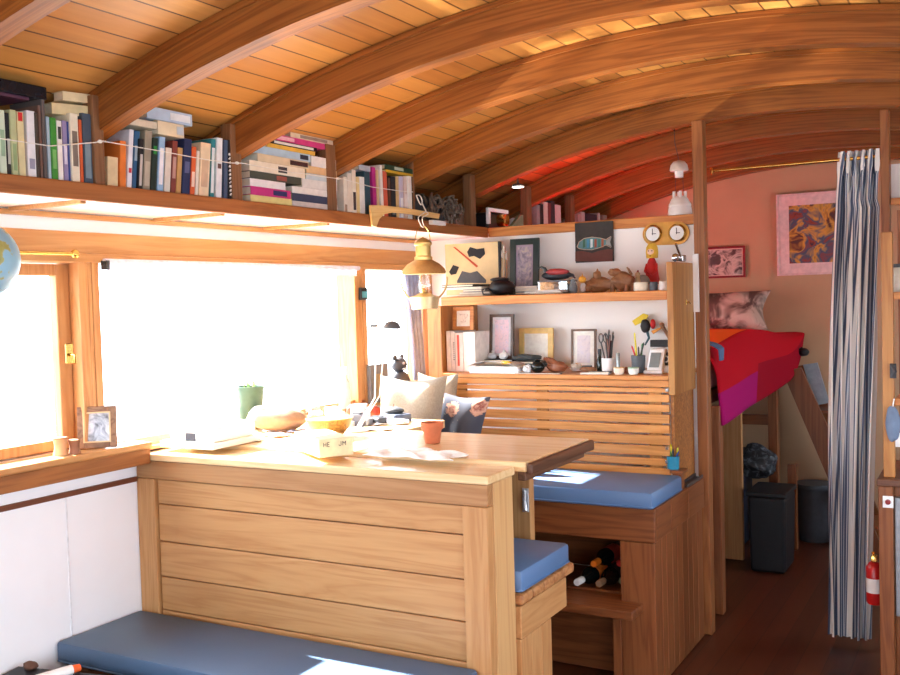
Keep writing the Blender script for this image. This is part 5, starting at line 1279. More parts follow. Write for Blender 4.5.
# white cloth
c = at(412, 458); 
def cloth(u, v):
    a = u * 2 - 1; b = v * 2 - 1
    r = 1 + .18 * math.sin(5 * math.atan2(b, a)) + .08 * math.sin(9 * math.atan2(b, a) + 1)
    x = c.x - .01 + a * .17 * r; y = c.y + .045 + b * .075 * r - .10 * a * .12
    return Vector((x, y, ZT + .004 + .017 * abs(math.sin(4.1 * a + 2.3 * b) * math.cos(5 * b - a)) * (1 - .5 * max(abs(a), abs(b)) ** 4)))
tag(MB().grid(cloth, 40, 20).build('white_cloth', plain('white_cotton', (244, 242, 238), .95, var=.03), None, True, .002), 'crumpled white cloth near the front edge of the table', 'cloth')
# terracotta pot
c = at(432.5, 443)
t = T('terracotta_pot', 'small empty terracotta pot standing alone on the table', 'pot', (c.x, c.y, ZT))
M_ter = plain('terracotta', (186, 104, 68), .8, var=.12)
MB().lathe([(0, .0006), (.028, .0006), (.036, .055), (.034, .055), (.026, .006), (0, .006)], (c.x, c.y, ZT), 28).build('pot_body', M_ter, t, True)
MB().lathe([(.0355, .053), (.041, .053), (.043, .078), (.039, .079), (.035, .06)], (c.x, c.y, ZT), 28).build('rim', M_ter, t, True)
# clutter by the window: camera case, apples, cups
def clutterbox(px, py, w, d, h, rot, mat, label, name, cat):
    c = at(px, py); Rr = RZ(rot); mb = MB().box((-w / 2, -d / 2, 0), (w / 2, d / 2, h), .006)
    for v in mb.bm.verts: v.co = Rr @ v.co + Vector((c.x, c.y, ZT + .0008))
    o = mb.build(name, mat); return tag(o, label, cat), c
o, c = clutterbox(396, 421, .13, .09, .034, -28, plain('dark_blue_case', (66, 74, 92), .5), 'dark blue-grey camera pouch on the clutter right of the lamp', 'camera_pouch', 'pouch')
lump((c.x - .01, c.y, ZT + .046), (.05, .035, .018), M_dark, 'pouch_flap', nz=.04, parent=o, zfloor=ZT + .0355)
o, c = clutterbox(358, 427, .06, .045, .055, 20, plain('slate_box', (96, 98, 110), .5), 'small slate box just right of the bowl', 'small_box', 'box')
MB().box((c.x - .02, c.y - .012, ZT + .0565), (c.x + .02, c.y + .014, ZT + .062), .002).build('box_lid', M_dark, o)
ap = plain('apple_red', (150, 58, 36), .4, var=.25, scale=18)
for k, (px, py, l) in enumerate(((350, 414, 'red-orange apple by the window, left of the lamp foot'), (366, 407, 'red apple behind the lamp foot'), (382, 405, 'reddish apple beside the blue-grey pouch'), (257, 421, 'yellow-orange apple between the beige bag and the glass'))):
    c = Vector(((-2.615, -2.505, -2.395, 0)[k], 3.745, ZT))
    if k == 3: c = at(298, 424)
    t = T('apple', l, 'apple', (c.x, c.y, ZT), 'apples on the table')
    MB().lathe([(0, .004), (.014, .0008), (.028, .012), (.034, .03), (.030, .05), (.016, .060), (0, .053)], (c.x, c.y, ZT), 20).build('fruit', ap if k < 3 else plain('apple_yellow', (180, 130, 50), .4), t, True)
    MB().tube([(c.x, c.y, ZT + .053), (c.x + .003, c.y, ZT + .072)], .0018, 6).build('stem', plain('stem_brown', (90, 60, 36), .8), t)
c = at(313, 425); t = T('glass_jar', 'clear glass jar behind the mottled bowl', 'jar', (c.x, c.y + .1, ZT))
MB().lathe([(0, .001), (.04, .001), (.043, .01), (.043, .07), (.036, .082), (.036, .092), (.033, .092), (.033, .08), (.04, .068), (.04, .008), (0, .006)], (c.x - .03, c.y + .06, ZT), 24).build('jar', M_clear, t, True)
lump((c.x - .03, c.y + .06, ZT + .03), (.034, .034, .024), plain('grey_beads', (190, 190, 186), .6, bump=.5, scale=150), 'jar_contents', nz=.04, parent=t)
for px, py, l, cc_ in ((340, 420, 'white mug near the window left of the red-orange apple', (240, 240, 238)), (357, 413, 'pale grey mug beside the lamp foot', (206, 206, 210))):
    c = Vector((-2.55, 3.50, ZT)) if px == 340 else Vector((-2.50, 3.625, ZT)); t = T('mug', l, 'mug', (c.x, c.y, ZT), 'mugs on the table')
    MB().lathe([(0, .001), (.034, .001), (.037, .01), (.037, .08), (.034, .08), (.033, .01), (0, .008)], (c.x, c.y, ZT), 24).build('cup', plain('mug%d' % cc_[0], cc_, .3, var=.03), t, True)
    MB().tube([(c.x + .036, c.y, ZT + .066), (c.x + .058, c.y - .006, ZT + .06), (c.x + .06, c.y - .006, ZT + .03), (c.x + .036, c.y, ZT + .018)], .005, 8).build('handle', plain('mug%d' % cc_[0], cc_, .3, var=.03), t, True)
# desk lamp
t = T('window_ledge', 'broad wooden ledge under the big window beyond the table, heaped with clutter', 'shelf', (-2.5, 3.6, 1.12))
MB().box((XW + .062, 3.453, 1.122), (-2.16, 3.80, 1.157), .004).build('ledge_board', W_table, t)
MB().box((XW + .062, 3.50, .9), (XW + .09, 3.75, 1.1215), .003).build('ledge_bracket', W_firz, t)
c = at(377, 428); c.y = min(c.y, 3.40); c = Vector((-2.33, 3.36, ZT))
t = T('desk_lamp', 'thin armed white desk lamp with dark oval shade before the window', 'lamp', c)
dpy = lambda px, py: U(px, py, y=3.36)
MB().lathe([(0, .0008), (.05, .001), (.05, .010), (.012, .016), (0, .018)], (c.x, 3.36, ZT), 28).build('lamp_base', plain('lamp_white', (232, 230, 228), .4), t, True)
elb = dpy(376, 326); 
MB().tube([(c.x, 3.36, ZT + .015), dpy(375, 398), elb], .0035, 8).tube([(c.x + .012, 3.36, ZT + .015), dpy(379.5, 396), dpy(386, 330)], .0028, 8).build('arm', plain('lamp_white', (232, 230, 228), .4), t, True)
sh = dpy(392, 326)
MB().lathe([(.036, -.010), (.035, -.002), (.026, .012), (.012, .019), (0, .021), (0, .017), (.024, .008), (.033, -.004)], sh, 28, RY(4)).build('lamp_shade', plain('shade_grey', (96, 96, 98), .4), t, True)
MB().tube([elb, dpy(386, 327)], .0035, 8).build('joint_bar', plain('lamp_white', (232, 230, 228), .4), t, True)
g = dpy(374.5, 326); MB().tube([g - Vector((.016, 0, 0)), g + Vector((.012, 0, 0))], .006, 10).build('counter_knob', plain('shade_grey', (96, 96, 98), .4), t, True)
for px, py, w_, d_, h_, rot, cc_, l, nm, ct in ((344, 428, .09, .06, .028, 12, (226, 220, 212), 'stack of white envelopes on the window ledge behind the bowl', 'envelope_stack', 'envelopes'),
    (377, 424, .09, .05, .03, -20, (58, 60, 66), 'black spectacle case on the window ledge by the lamp', 'spectacle_case', 'case'), (399, 424, .09, .05, .016, 30, (214, 208, 206), 'flat white packet beside the blue-grey pouch', 'packet', 'packet'), (364, 425, .07, .05, .03, 5, (150, 154, 166), 'pale slate tin on the window ledge before the lamp', 'tin', 'tin')):
    o, c = clutterbox(px, py, w_, d_, h_, rot, plain('clut_%d_%d' % (cc_[0], cc_[2]), cc_, .5), l, nm, ct)
    MB().box((c.x - w_ * .3, c.y - d_ * .3, ZT + h_ + .0012), (c.x + w_ * .3, c.y + d_ * .3, ZT + h_ + .005), .001).build('top_flap', plain('clut2_%d' % cc_[0], tuple(min(255, int(v * .85)) for v in cc_), .5), o)
# sill things at the narrow pane
c = U(380, 390, x=-2.86)
t = T('wooden_chest', 'dark wooden box with bronze front on the sill of the narrow window', 'box', (-2.86, c.y, 1.166))
a = U(371, 380, x=-2.84).y; b_ = U(389, 380, x=-2.84).y; zt = U(380, 364, x=-2.84).z
MB().box((-2.865, a, 1.166), (-2.842, b_, zt), .004).build('body', plain('grey_bronze', (108, 110, 112), .5), t)
MB().box((-2.8415, a + .05, 1.19), (-2.8405, b_ - .06, zt - .05)).build('front_panel', plain('bronze_patch', (150, 130, 90), .5), t)
c = U(399, 374, x=-2.86); yc = c.y
t = T('teddy_figure', 'black rounded bear-like figure with pale marks on the sill', 'figure', (-2.855, yc, 1.166))
blk = plain('figure_black', (58, 60, 66), .6)
MB().lathe([(0, .001), (.052, .001), (.066, .03), (.066, .09), (.05, .13), (.03, .145), (0, .15)], (-2.862, yc, 1.166), 24).build('body', blk, t, True)
lump((-2.862, yc + .005, 1.166 + .182), (.045, .045, .042), blk, 'head', nz=.02, parent=t)
for s in (-1, 1): lump((-2.862, yc + s * .036, 1.166 + .222), (.012, .016, .016), blk, 'ear', nz=0, parent=t, seg=10)
mb = MB(); mb.ell((-2.812, yc - .02, 1.166 + .16), (.008, .02, .006), 10).ell((-2.80, yc + .01, 1.166 + .075), (.006, .03, .02), 10).ell((-2.82, yc - .012, 1.166 + .19), (.006, .009, .008), 10); mb.build('pale_marks', plain('figure_grey', (170, 172, 178), .6), t, True)
# plant pot on the big window sill
c = U(248, 402, x=-2.872); t = T('potted_plant', 'green pot with thin upright sprouts on the big window sill', 'plant', (-2.872, c.y, 1.1655))
zt = U(248, 386, x=-2.872).z
MB().lathe([(0, .0006), (.048, .0006), (.06, zt - 1.1655 - .012), (.063, zt - 1.1655 - .012), (.063, zt - 1.1655), (.056, zt - 1.1655), (.056, zt - 1.1655 - .012), (0, zt - 1.1655 - .012)], (-2.872 + .012, c.y, 1.1655), 28).build('pot', plain('green_pot', (66, 90, 70), .5), t, True)
for k in range(5):
    a = k * 1.3; b0 = Vector((-2.86 + .02 * math.cos(a), c.y + .025 * math.sin(a), zt - .013)); MB().tube([b0, b0 + Vector((.004, .01 * math.sin(a), .05)), b0 + Vector((.008 * math.cos(a), .02 * math.sin(a), .10 - .01 * k))], .0045, 6, True, .001).build('sprout', plain('sprout_green', (150, 172, 110), .6), t, True)
c = U(345, 380, x=-2.85); t = T('pink_bottle', 'pale pink and white bottle on the sill at the window post', 'bottle', (-2.85, c.y, 1.166))
zt = U(345, 367, x=-2.85).z
MB().lathe([(0, .0006), (.026, .0006), (.028, .006), (.028, (zt - 1.166) * .62), (.014, (zt - 1.166) * .76), (.012, (zt - 1.166) * .82), (0, (zt - 1.166) * .82)], (-2.855, c.y, 1.166), 20).build('bottle', plain('pink_plastic', (236, 196, 190), .4), t, True)
MB().lathe([(.014, (zt - 1.166) * .8), (.014, zt - 1.166), (0, zt - 1.166)], (-2.855, c.y, 1.166), 14).build('cap', M_whitep, t, True)
# frame and wooden cups on the left sill
c = Vector((-2.838, U(97, 438, x=-2.838).y, 1.191))
w_, h_, bw = .135, .150, .024; Rz = RZ(40) @ RX(-5)
t = T('picture_frame', 'square wooden picture frame standing on the left window sill', 'picture frame', c)
def fr_(p0, p1, bev=.002):
    mb = MB().box(p0, p1, bev)
    for v in mb.bm.verts: v.co = Rz @ v.co + c + Vector((0, 0, .003))
    return mb
mb = MB(); mb.box((-w_ / 2, 0, 0), (-w_ / 2 + bw, .016, h_), .003).box((w_ / 2 - bw, 0, 0), (w_ / 2, .016, h_), .003).box((-w_ / 2 + bw, 0, h_ - bw), (w_ / 2 - bw, .016, h_), .003).box((-w_ / 2 + bw, 0, 0), (w_ / 2 - bw, .016, bw), .003)
for v in mb.bm.verts: v.co = Rz @ v.co + c + Vector((0, 0, .003))
mb.build('frame', wood('sill_frame_wood', (150, 110, 80), (104, 70, 48), 'x', .5), t)
fr_((-w_ / 2 + bw, .007, bw), (w_ / 2 - bw, .013, h_ - bw), 0).build('picture', blot('grey_photo', [(60, 62, 70), (170, 176, 186), (226, 228, 232)], 22), t)
mb = MB(); q = bw - .004
mb.box((-w_ / 2 + q, -.002, q), (-w_ / 2 + q + .005, .006, h_ - q)).box((w_ / 2 - q - .005, -.002, q), (w_ / 2 - q, .006, h_ - q)).box((-w_ / 2 + q + .005, -.002, h_ - q - .005), (w_ / 2 - q - .005, .006, h_ - q)).box((-w_ / 2 + q + .005, -.002, q), (w_ / 2 - q - .005, .006, q + .005))
for v in mb.bm.verts: v.co = Rz @ v.co + c + Vector((0, 0, .003))
mb.build('gilt_edge', plain('gilt', (206, 176, 130), .4), t)
for px, r_, h_, l in ((64, .026, .062, 'pale wooden cup on the left sill, second from the picture frame'), (76.5, .021, .05, 'brown wooden block-like cup touching the picture frame side')):
    cy = U(px, 446, x=-2.83).y - .0
    if px > 70: cy -= .012
    o = pot((-2.848 + (.022 if px > 70 else 0), cy, 1.191), [(0, .0006), (r_, .0006), (r_ * .8, h_ * .35), (r_ * .8, h_ * .6), (r_, h_), (r_ * .8, h_), (r_ * .6, h_ * .7), (0, h_ * .65)], plain('turned%d' % int(px), (196, 150, 110) if px < 70 else (140, 92, 66), .6), 'wooden_cup', l, 'cup', 'wooden cups on the sill')
    MB().lathe([(r_, h_ * .92), (r_ * 1.06, h_ * .96), (r_, h_)], (o.location.x, o.location.y, 1.191), 20).build('rim', plain('turned_rim', (170, 120, 84), .6), o, True)

# ------------------------------------------------------------------ trunk at lower left
zt_ = .50
A = U(2, 664.8, z=zt_); B = U(60, 670.5, z=zt_); e = (B - A).normalized(); A = B + e * ((-2.892 - B.x) / e.x); q = Vector((e.y, -e.x, 0))
t = T('storage_chest', 'dark chest lid in the lower left corner by the white wall', 'chest', (A.x + .3, A.y - .3, 0))
B2_ = A + e * .5
def quad(a, b, ins, z): return [Vector((p.x, p.y, z)) for p in (a + e * ins + q * ins, b - e * ins + q * ins, b - e * ins + q * (.55 - ins), a + e * ins + q * (.55 - ins))]
MB().prism(quad(A, B2_, .012, .003), (0, 0, zt_ - .034)).build('chest_body', M_dark, t)
MB().prism(quad(A, B2_, 0, zt_ - .03), (0, 0, .03)).build('chest_lid', plain('dark_lid', (36, 34, 38), .5), t)
c = U(33, 668, z=zt_); c = c + q * .012
lump((c.x, c.y, zt_ + .012), (.026, .020, .015), plain('dark_brown_lump', (92, 60, 46), .7), 'leather_purse', 'small dark brown purse on the chest beside the white wall', 'purse', .1, 2, zfloor=zt_ + .0006)
p1 = U(72, 669.5, z=zt_ + .0165); p0_ = U(46, 677, z=zt_ + .0165); d = (p1 - p0_).normalized()
t = T('glue_tube', 'white tube with orange cap lying on the dark chest', 'tube', p1)
MB().tube([p1 - d * .12, p1 - d * .01, p1], .016, 14).build('tube_body', M_whitep, t, True)
MB().tube([p1 + d * .0005, p1 + d * .026], .0145, 14, True, .012).build('tube_cap', plain('orange_cap', (240, 100, 40), .4), t, True)

# ================================================================== BUNK ROOM
ZBED = 1.36
t = T('bunk_bed', 'raised bunk bed beyond the partition with storage below', 'bed', (-2.0, 6.1, 0))
MB().box((XW + .004, 5.12, 1.10), (-1.345, 7.20, 1.17), .004).build('bed_base', W_redy, t)
MB().box((XW + .01, 5.13, 1.171), (-1.35, 7.19, ZBED), .03).build('mattress', plain('pink_sheet', (226, 176, 180), .9), t, True)
ya = U(735, 560, z=0).y
lx0, lx1 = U(711, 500, y=5.13).x, U(721, 500, y=5.13).x
MB().box((lx0, 5.13, .003), (lx1, 5.20, 1.0995), .003).build('bed_post', W_redz, t)
x0 = U(722, 560, y=ya).x; x1 = U(743.5, 560, y=ya).x
MB().box((x0, ya, .003), (x1, ya + .04, 1.099), .003).build('support_board', W_firz, t)
x2 = U(768, 430, y=6.7).x; x3 = U(777, 430, y=6.7).x
MB().box((x2, 6.7, .003), (x3, 6.78, 1.099), .003).build('bed_post', W_redz, t)
MB().box((-2.0, 6.72, .8), (x2 - .001, 6.74, .87), .002).build('cross_rail', W_redx, t)
# blanket: spread over the bed edge and hanging into the passage
def hang(v): return .995 + .06 * v + .10 * v * v + 3.5 * max(0, v - .75) ** 2 + .012 * math.sin(v * 9)
def blank(u, v):
    y = 5.135 + 1.98 * v; edge = -1.345 + .10 * v
    if u < .6:
        k = u / .6; x = -2.86 + (edge + 2.86) * k
        z = ZBED + .03 + .03 * math.sin(k * 3.0) * (.6 + .4 * math.sin(v * 5)) + .014 * math.sin(v * 9 + k * 4) + (.05 * k * math.sin(v * 3.1))
        return Vector((x, y, z))
    k = (u - .6) / .4
    zt = ZBED + .03 + .03 * math.sin(3.0) * (.6 + .4 * math.sin(v * 5)) + .014 * math.sin(v * 9 + 4) + .05 * math.sin(v * 3.1); zh = hang(v)
    x = edge + .055 * math.sin(min(1, k * 2.2) * 1.57) + .025 * k * math.sin(v * 8 + k)
    return Vector((x, y + (.02 - .06 * v) * k, zt + (zh - zt) * (k ** 1.15)))
def blc(nt, u, v, uv):
    n = _noise(nt, 200, 2, uv)
    mag = _math(nt, 'MULTIPLY', _math(nt, 'GREATER_THAN', u, .84), _math(nt, 'LESS_THAN', v, .42))
    dark = _math(nt, 'MULTIPLY', _math(nt, 'GREATER_THAN', u, .80), _math(nt, 'GREATER_THAN', v, .42))
    org = _math(nt, 'MULTIPLY', _math(nt, 'MULTIPLY', _math(nt, 'LESS_THAN', u, .59), _math(nt, 'GREATER_THAN', u, .45)), _math(nt, 'LESS_THAN', v, .45))
    sal = _math(nt, 'MULTIPLY', _math(nt, 'MULTIPLY', _math(nt, 'LESS_THAN', u, .59), _math(nt, 'GREATER_THAN', u, .45)), _math(nt, 'MULTIPLY', _math(nt, 'GREATER_THAN', v, .45), _math(nt, 'LESS_THAN', v, .65)))
    c = _mix(nt, mag, _mix(nt, _math(nt, 'GREATER_THAN', u, .585), lin((236, 20, 20)), lin((184, 20, 36))), lin((164, 22, 100)))
    c = _mix(nt, dark, c, lin((150, 14, 36))); c = _mix(nt, org, c, lin((240, 120, 40))); c = _mix(nt, sal, c, lin((216, 46, 40)))
    return c
M_blk = uvmat('red_blanket', blc, .95, .1)
tag(MB().grid(blank, 60, 50).build('blanket', M_blk, None, True, .012), 'red, orange and magenta blanket hanging over the bunk edge', 'blanket')
def blu(u, v):
    k = max(0., u - .72) / .28
    return Vector((-1.75 + .47 * min(u, .86) / .86 + .012 * k, 5.125 + .34 * v * (1 - .8 * u), ZBED + .072 + .012 * math.sin(u * 5) - .085 * k * k))
tag(MB().grid(blu, 24, 10).build('blue_throw', plain('slate_blue_cloth', (88, 112, 150), .95), None, True, .008), 'slate blue throw corner lying on the near end of the blanket', 'throw')
M_pp = blot('brown_pattern', [(80, 62, 58), (96, 72, 64), (196, 176, 160), (208, 190, 172)], 6)
pillow((-1.75, 6.98, ZBED + .20), .74, .30, .18, RX(-24), M_pp, 'brown and cream patterned pillow at the head of the bunk')
t = T('knit_hat', 'small black cap-like object at the bunk corner near the ladder', 'cap', U(794, 352, y=6.95))
c = U(794, 352, y=6.9); c.x += .06
lump((c.x, 6.9, c.z), (.035, .03, .03), M_black, 'cap_body', nz=.06, parent=t); MB().tube([(c.x, 6.9, c.z - .02), (c.x - .01, 6.9, ZBED - .05)], .006, 8).build('strap', M_black, t)
# ladder
t = T('bunk_ladder', 'steep wooden ladder leaning to the bunk beside the far wall', 'ladder', (-1.0, 6.9, 0))
def stringer(y):
    P = [U(782, 371, y=y), U(801, 368, y=y)]; Q = [U(836, 497, y=y), U(858, 494, y=y)]
    # continue to the floor
    s0 = (Q[0] - P[0]); k = (0.003 - P[0].z) / s0.z; A = P[0] + s0 * k
    s1 = (Q[1] - P[1]); k1 = (0.003 - P[1].z) / s1.z; B = P[1] + s1 * k1
    return [P[0], P[1], B, A]
for y in (6.72, 7.12):
    MB().prism([Vector((p.x + (0), y, p.z)) for p in stringer(6.72)], (0, .03, 0)).build('stringer', W_redz, t)
s = stringer(6.72)
for k in (2, 3, 4):
    f = k / 5. + .06; p = s[0] + (s[3] - s[0]) * f; MB().box((p.x + .01, 6.751, p.z - .02), (p.x + .17, 7.119, p.z), .003).build('tread', W_redx, t)
pz = U(822, 406, y=7.0).z; px_ = s[0].x + (s[3].x - s[0].x) * (s[0].z - pz) / (s[0].z - s[3].z)
MB().box((px_ + .01, 6.751, pz - .022), (px_ + .22, 7.119, pz - .002), .003).build('tread', W_redx, t)
tag(MB().prism([U(a, b_, y=7.0) + Vector((0, 0, .008)) for a, b_ in ((803, 366), (817, 364), (829, 404), (815, 407))], (0, .03, 0)).build('grey_folder', plain('grey_board', (150, 156, 164), .5)), 'light grey folder standing behind the ladder by the far wall', 'folder')
# bins and bags below the bunk
def bin_(x0, x1, y0, y1, h, label, mat, name='storage_bin'):
    t = T(name, label, 'bin', ((x0 + x1) / 2, (y0 + y1) / 2, 0))
    mb = MB().box((x0, y0, .003), (x1, y1, h), .02)
    for v in mb.bm.verts:
        k = .92 + .08 * v.co.z / h; v.co.x = (v.co.x - (x0 + x1) / 2) * k + (x0 + x1) / 2; v.co.y = (v.co.y - (y0 + y1) / 2) * k + (y0 + y1) / 2
    mb.build('body', mat, t); MB().box((x0 - .008, y0 - .008, h + .0005), (x1 + .008, y1 + .008, h + .03), .008).build('lid', mat, t); return t
bx0, bx1 = U(748, 560, y=6.0).x, U(786, 560, y=6.0).x
bin_(bx0, bx1, 6.0, 6.34, .46, 'tall black bin under the bunk', M_black)
t = T('refuse_bin', 'dark grey round bin near the ladder foot', 'bin', (-1.12, 7.02, 0))
cx_ = U(818, 520, y=6.95).x
MB().lathe([(0, .003), (.10, .003), (.125, .30), (.125, .36), (0, .36)], (cx_ - .02, 6.95, 0), 28).build('body', plain('charcoal_bin', (66, 68, 74), .5), t, True)
MB().lathe([(.13, .36), (.134, .37), (.128, .39), (0, .395)], (cx_ - .02, 6.95, 0), 28).build('lid', plain('charcoal_bin', (66, 68, 74), .5), t, True)
tag(box((U(787, 500, y=6.6).x, 6.62, .003), (U(796, 500, y=6.6).x, 6.66, .56), .003).build('loose_plank', W_redz), 'upright brown plank between the black bin and the grey bin', 'plank')
lump((U(757, 458, y=6.35).x - .02, 6.46, .59), (.12, .09, .11), blot('bag_painted_glints', [(22, 24, 28), (36, 40, 46), (110, 118, 126)], 30), 'plastic_bag', 'crinkled dark plastic bag on the black bin under the bunk', 'bag', .14, 6, zfloor=.492)  # pale flecks put highlights of crinkled plastic into the bag's dark colour
tag(box((-1.9, 6.5, .003), (bx0 - .16, 6.9, .62), .01).build('dark_crate', plain('navy_crate', (36, 40, 56), .6)), 'dark navy crate behind the support board under the bunk', 'crate')
# wall pictures
yq = YFAR - .03
frame(776, 850, 192, yq - .0, hz(806, 275, yq), 'large pale pink framed abstract painting on the far wall', plain('pale_pink_frame', (226, 196, 192), .5), .016, plain('pink_mat', (232, 206, 202), .7), (blot('abstract', [(40, 40, 60), (150, 60, 40), (60, 84, 110), (214, 160, 60), (96, 50, 40), (36, 50, 60)], 7), .14), 0, wall=True)
frame(705, 745, 246.5, yq, hz(725, 278, yq), 'small red framed black and white photo on the far wall', plain('red_frame', (140, 34, 44), .4), .016, plain('photo_cream', (220, 196, 180), .6), (blot('bw_photo', [(44, 34, 34), (206, 192, 180), (80, 62, 60), (60, 46, 44)], 12), .03), 0, wall=True)

# ================================================================== GALLEY AT THE RIGHT EDGE
t = T('galley_counter', 'kitchen counter end with red switch at the right edge', 'counter', (-.2, 4.5, 0))
xk0 = U(879, 560, y=4.3).x; xk1 = U(893.5, 560, y=4.3).x; ztk = .985
zk = U(886, 486, y=4.3).z
MB().box((xk0, 4.30, .003), (xk1, 4.36, zk - .001), .003).build('end_post', W_redz, t)
MB().box((xk1 + .0005, 4.36, .003), (.45, 4.78, zk - .001), .002).build('cabinet', W_redz, t)
MB().box((xk0 - .004, 4.285, zk), (.46, 4.79, zk + .03), .004).build('worktop', wood('dark_worktop', (120, 76, 52), (84, 48, 32), 'x', .4), t)
MB().box((xk1 + .002, 4.335, .35), (.3, 4.3595, zk - .05), .004).build('steel_front', plain('brushed_steel', (150, 156, 160), .35, .9), t)
c = U(888, 502, y=4.296); 
sp = MB().box(c + Vector((-.02, 0, -.024)), c + Vector((.02, .0035, .024)), .002).build('switch_plate', M_whitep, t)
MB().lathe([(0, 0), (.011, 0), (.010, .008), (0, .009)], c + Vector((0, -.0002, 0)), 16, RX(90)).build('switch_button', plain('switch_red', (130, 20, 24), .4), sp, True)
t = T('fire_extinguisher', 'red fire extinguisher hung low beside the curtain', 'extinguisher', (-.47, 4.42, .2))
xe = U(874.5, 580, y=4.42).x; ze0 = U(870, 603, y=4.42).z; ze1 = U(870, 562, y=4.42).z
MB().lathe([(0, ze0), (.028, ze0), (.033, ze0 + .01), (.033, ze1 - .02), (.02, ze1), (.011, ze1 + .004), (0, ze1 + .004)], (xe, 4.42, 0), 24).build('cylinder', plain('extinguisher_red', (190, 30, 30), .3), t, True)
MB().box((xe - .012, 4.405, ze1 + .0045), (xe + .012, 4.435, ze1 + .03), .003).tube([(xe, 4.42, ze1 + .028), (xe + .0, 4.38, ze1 + .05)], .006).tube([(xe, 4.42, ze1 + .02), (xe, 4.375, ze1 + .03)], .006).build('valve', M_brass, t)
MB().lathe([(.0334, ze0 + .05), (.0336, ze0 + .11)], (xe, 4.42, 0), 24).build('label_band', M_whitep, t, True)
MB().box((xe + .02, 4.43, ze0 + .06), (xk0 - .001, 4.44, ze0 + .09), .002).box((xk0 - .004, 4.362, ze0 + .05), (xk0 - .001, 4.44, ze0 + .10), .001).build('bracket', M_dark, t)
# shelf tower above the counter
t = T('galley_shelf', 'upright wooden shelf tower at the right picture edge', 'shelf', (-.2, 4.5, zk + .03))
xs0 = U(882, 350, y=4.33).x; xs1 = U(893.5, 350, y=4.33).x; zt_ = U(885, 232, y=4.33).z
MB().box((xs0, 4.33, zk + .0305), (xs1, 4.37, zt_), .003).build('side_panel', W_honeyz, t)
MB().box((xs1 + .0005, 4.55, zk + .0305), (.3, 4.57, zt_ + .1), .002).build('back_board', W_redz, t)
for py in (292, 398):
    zz = U(896, py, y=4.36).z; MB().box((xs1 + .0005, 4.345, zz - .03), (.3, 4.5495, zz), .003).build('shelf_board', W_shelfx, t)
zz = U(896, 193, y=4.7).z; 
struct(box((xd + .001, 4.95, zz - .03), (.999, 5.0, zz), .003).build('trim_15', W_shelfx))
struct(box((xd + .001, 5.001, zz + .0), (.999, 5.02, zz + .16), .0).build('trim_16', M_whitep))
zz = U(896, 292, y=4.36).z; zz2 = U(896, 398, y=4.36).z
c = U(893, 371, y=4.322); t = T('wall_hook', 'dark metal hook on the galley shelf upright', 'hook', c)
MB().tube([c + Vector((0, .007, .02)), c + Vector((.0, -.02, .02)), c + Vector((.01, -.03, 0)), c + Vector((.0, -.025, -.02))], .008, 8).build('hook_body', M_dark, t, True)
MB().box(c + Vector((-.012, .002, -.03)), c + Vector((.012, .0075, .03)), .002).build('plate', M_dark, t)
for k, (px, cc_, l) in enumerate(((898, (206, 196, 180), 'pale jar on the galley shelf at the picture edge'), (914, (150, 90, 70), 'reddish jar on the galley shelf past the picture edge'))):
    c = U(px, 270, y=4.45); o = pot((c.x, 4.45, zz), [(0, .0006), (.03, .0006), (.032, .01), (.032, .09), (.024, .10), (0, .10)], plain('jar%d' % cc_[0], cc_, .3), 'storage_jar', l, 'jar', 'jars on the galley shelf')
    MB().lathe([(.026, .1005), (.026, .115), (0, .115)], (c.x, 4.45, zz), 18).build('jar_lid', M_dark, o, True)
c = U(893, 424, y=4.31); t = T('oven_glove', 'blue-grey oven glove hanging at the galley upright', 'glove', c)
lump((c.x, 4.314, c.z), (.026, .0155, .075), plain('blue_grey_cloth', (112, 128, 152), .9), 'glove_body', nz=.06, parent=t)
MB().tube([(c.x, 4.312, c.z + .07), (c.x + .004, 4.325, c.z + .10)], .003, 6).build('loop', M_whitep, t)
c = U(897, 440, y=4.54); tag(box(c + Vector((-.025, 0, -.03)), c + Vector((.06, .008, .03)), .002).build('note_card', M_whitep), 'white card on the galley back board at the right edge', 'card')

# ================================================================== LIGHT
sun_d = Vector((1, -.16, -.74)).normalized()
L = bpy.data.lights.new('sun', 'SUN'); L.energy = 52; L.angle = math.radians(.7); L.color = (1, .98, .95)
lo = bpy.data.objects.new('sun', L); COL.objects.link(lo); lo.rotation_euler = sun_d.to_track_quat('-Z', 'Y').to_euler(); lo.location = (-8, 0, 6)
wd = bpy.data.worlds.new('sky'); S.world = wd; wd.use_nodes = True; nt = wd.node_tree
bg = nt.nodes['Background']; bg.inputs['Strength'].default_value = 8.5
tc = nt.nodes.new('ShaderNodeTexCoord'); sp_ = nt.nodes.new('ShaderNodeSeparateXYZ'); nt.links.new(tc.outputs['Generated'], sp_.inputs[0])
r = _ramp(nt, sp_.outputs[2], [(.0, (.50, .56, .62, 1)), (.02, (.80, .90, 1, 1)), (.6, (.66, .82, 1, 1))]); nt.links.new(r.outputs['Color'], bg.inputs['Color'])
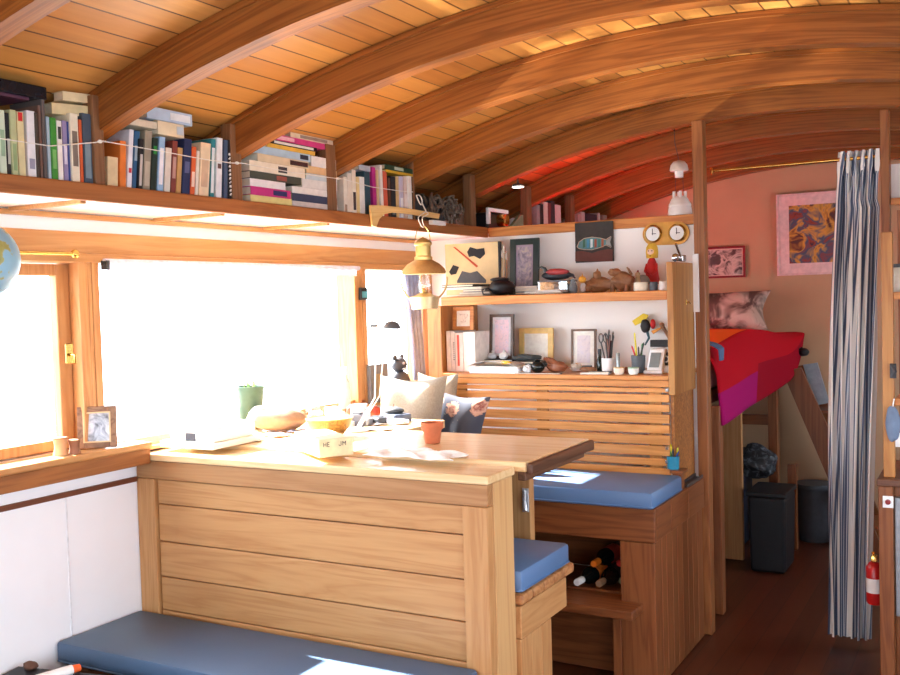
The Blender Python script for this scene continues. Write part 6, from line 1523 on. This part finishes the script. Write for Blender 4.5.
def portal(c, sx, sy, d):
    l = bpy.data.lights.new('window_portal', 'AREA'); l.shape = 'RECTANGLE'; l.size = sx; l.size_y = sy; l.cycles.is_portal = True
    o = bpy.data.objects.new('window_portal', l); COL.objects.link(o); o.location = c; o.rotation_euler = Vector(d).to_track_quat('-Z', 'Z').to_euler()
for a, b_ in LW: portal((XW - .1, (a + b_) / 2, 1.53), .74, b_ - a, (1, 0, 0))
for a, b_ in RWN: portal((XR + .1, (a + b_) / 2, 1.4), 1.1, b_ - a, (-1, 0, 0))
portal((-1.62, YN - .1, 1.5), 1.35, 1.1, (0, 1, 0)); portal((-.02, YN - .1, 1.5), 1.05, 1.1, (0, 1, 0))
# low sun glint thrown back up through the windows by the rippling water
ld = Vector((1, .10, .60)).normalized()
gl = bpy.data.lights.new('water_glint', 'SPOT'); gl.energy = 14000; gl.color = (1, .93, .78); gl.spot_size = math.radians(21); gl.spot_blend = .5; gl.shadow_soft_size = .03
go = bpy.data.objects.new('water_glint', gl); COL.objects.link(go); go.location = Vector((-2.9, 3.2, 1.55)) - ld * 7; go.rotation_euler = ld.to_track_quat('-Z', 'Y').to_euler()
gl.use_nodes = True; gn = gl.node_tree; ge = gn.nodes['Emission']; gt = gn.nodes.new('ShaderNodeTexCoord')
gm = gn.nodes.new('ShaderNodeMapping'); gm.inputs['Scale'].default_value = (26, 60, 26); gn.links.new(gt.outputs['Normal'], gm.inputs[0])
gz = _noise(gn, 1.0, 2, gm.outputs[0], .5, 1.4)
gr = _ramp(gn, _math(gn, 'ABSOLUTE', _math(gn, 'SUBTRACT', gz.outputs['Fac'], .5)), [(0, (1, 1, 1, 1)), (.03, (.45, .45, .45, 1)), (.10, (.05, .05, .05, 1)), (1, (.02, .02, .02, 1))])
gn.links.new(gr.outputs['Color'], ge.inputs['Strength'])
S.view_settings.view_transform = 'Standard'; S.view_settings.look = 'None'; S.view_settings.exposure = 0.7; S.view_settings.gamma = 1
S.cycles.max_bounces = 10; S.cycles.diffuse_bounces = 6; S.cycles.transparent_max_bounces = 12
S.cycles.sample_clamp_indirect = 6; S.cycles.caustics_reflective = False; S.cycles.caustics_refractive = False
S.cycles.use_denoising = True
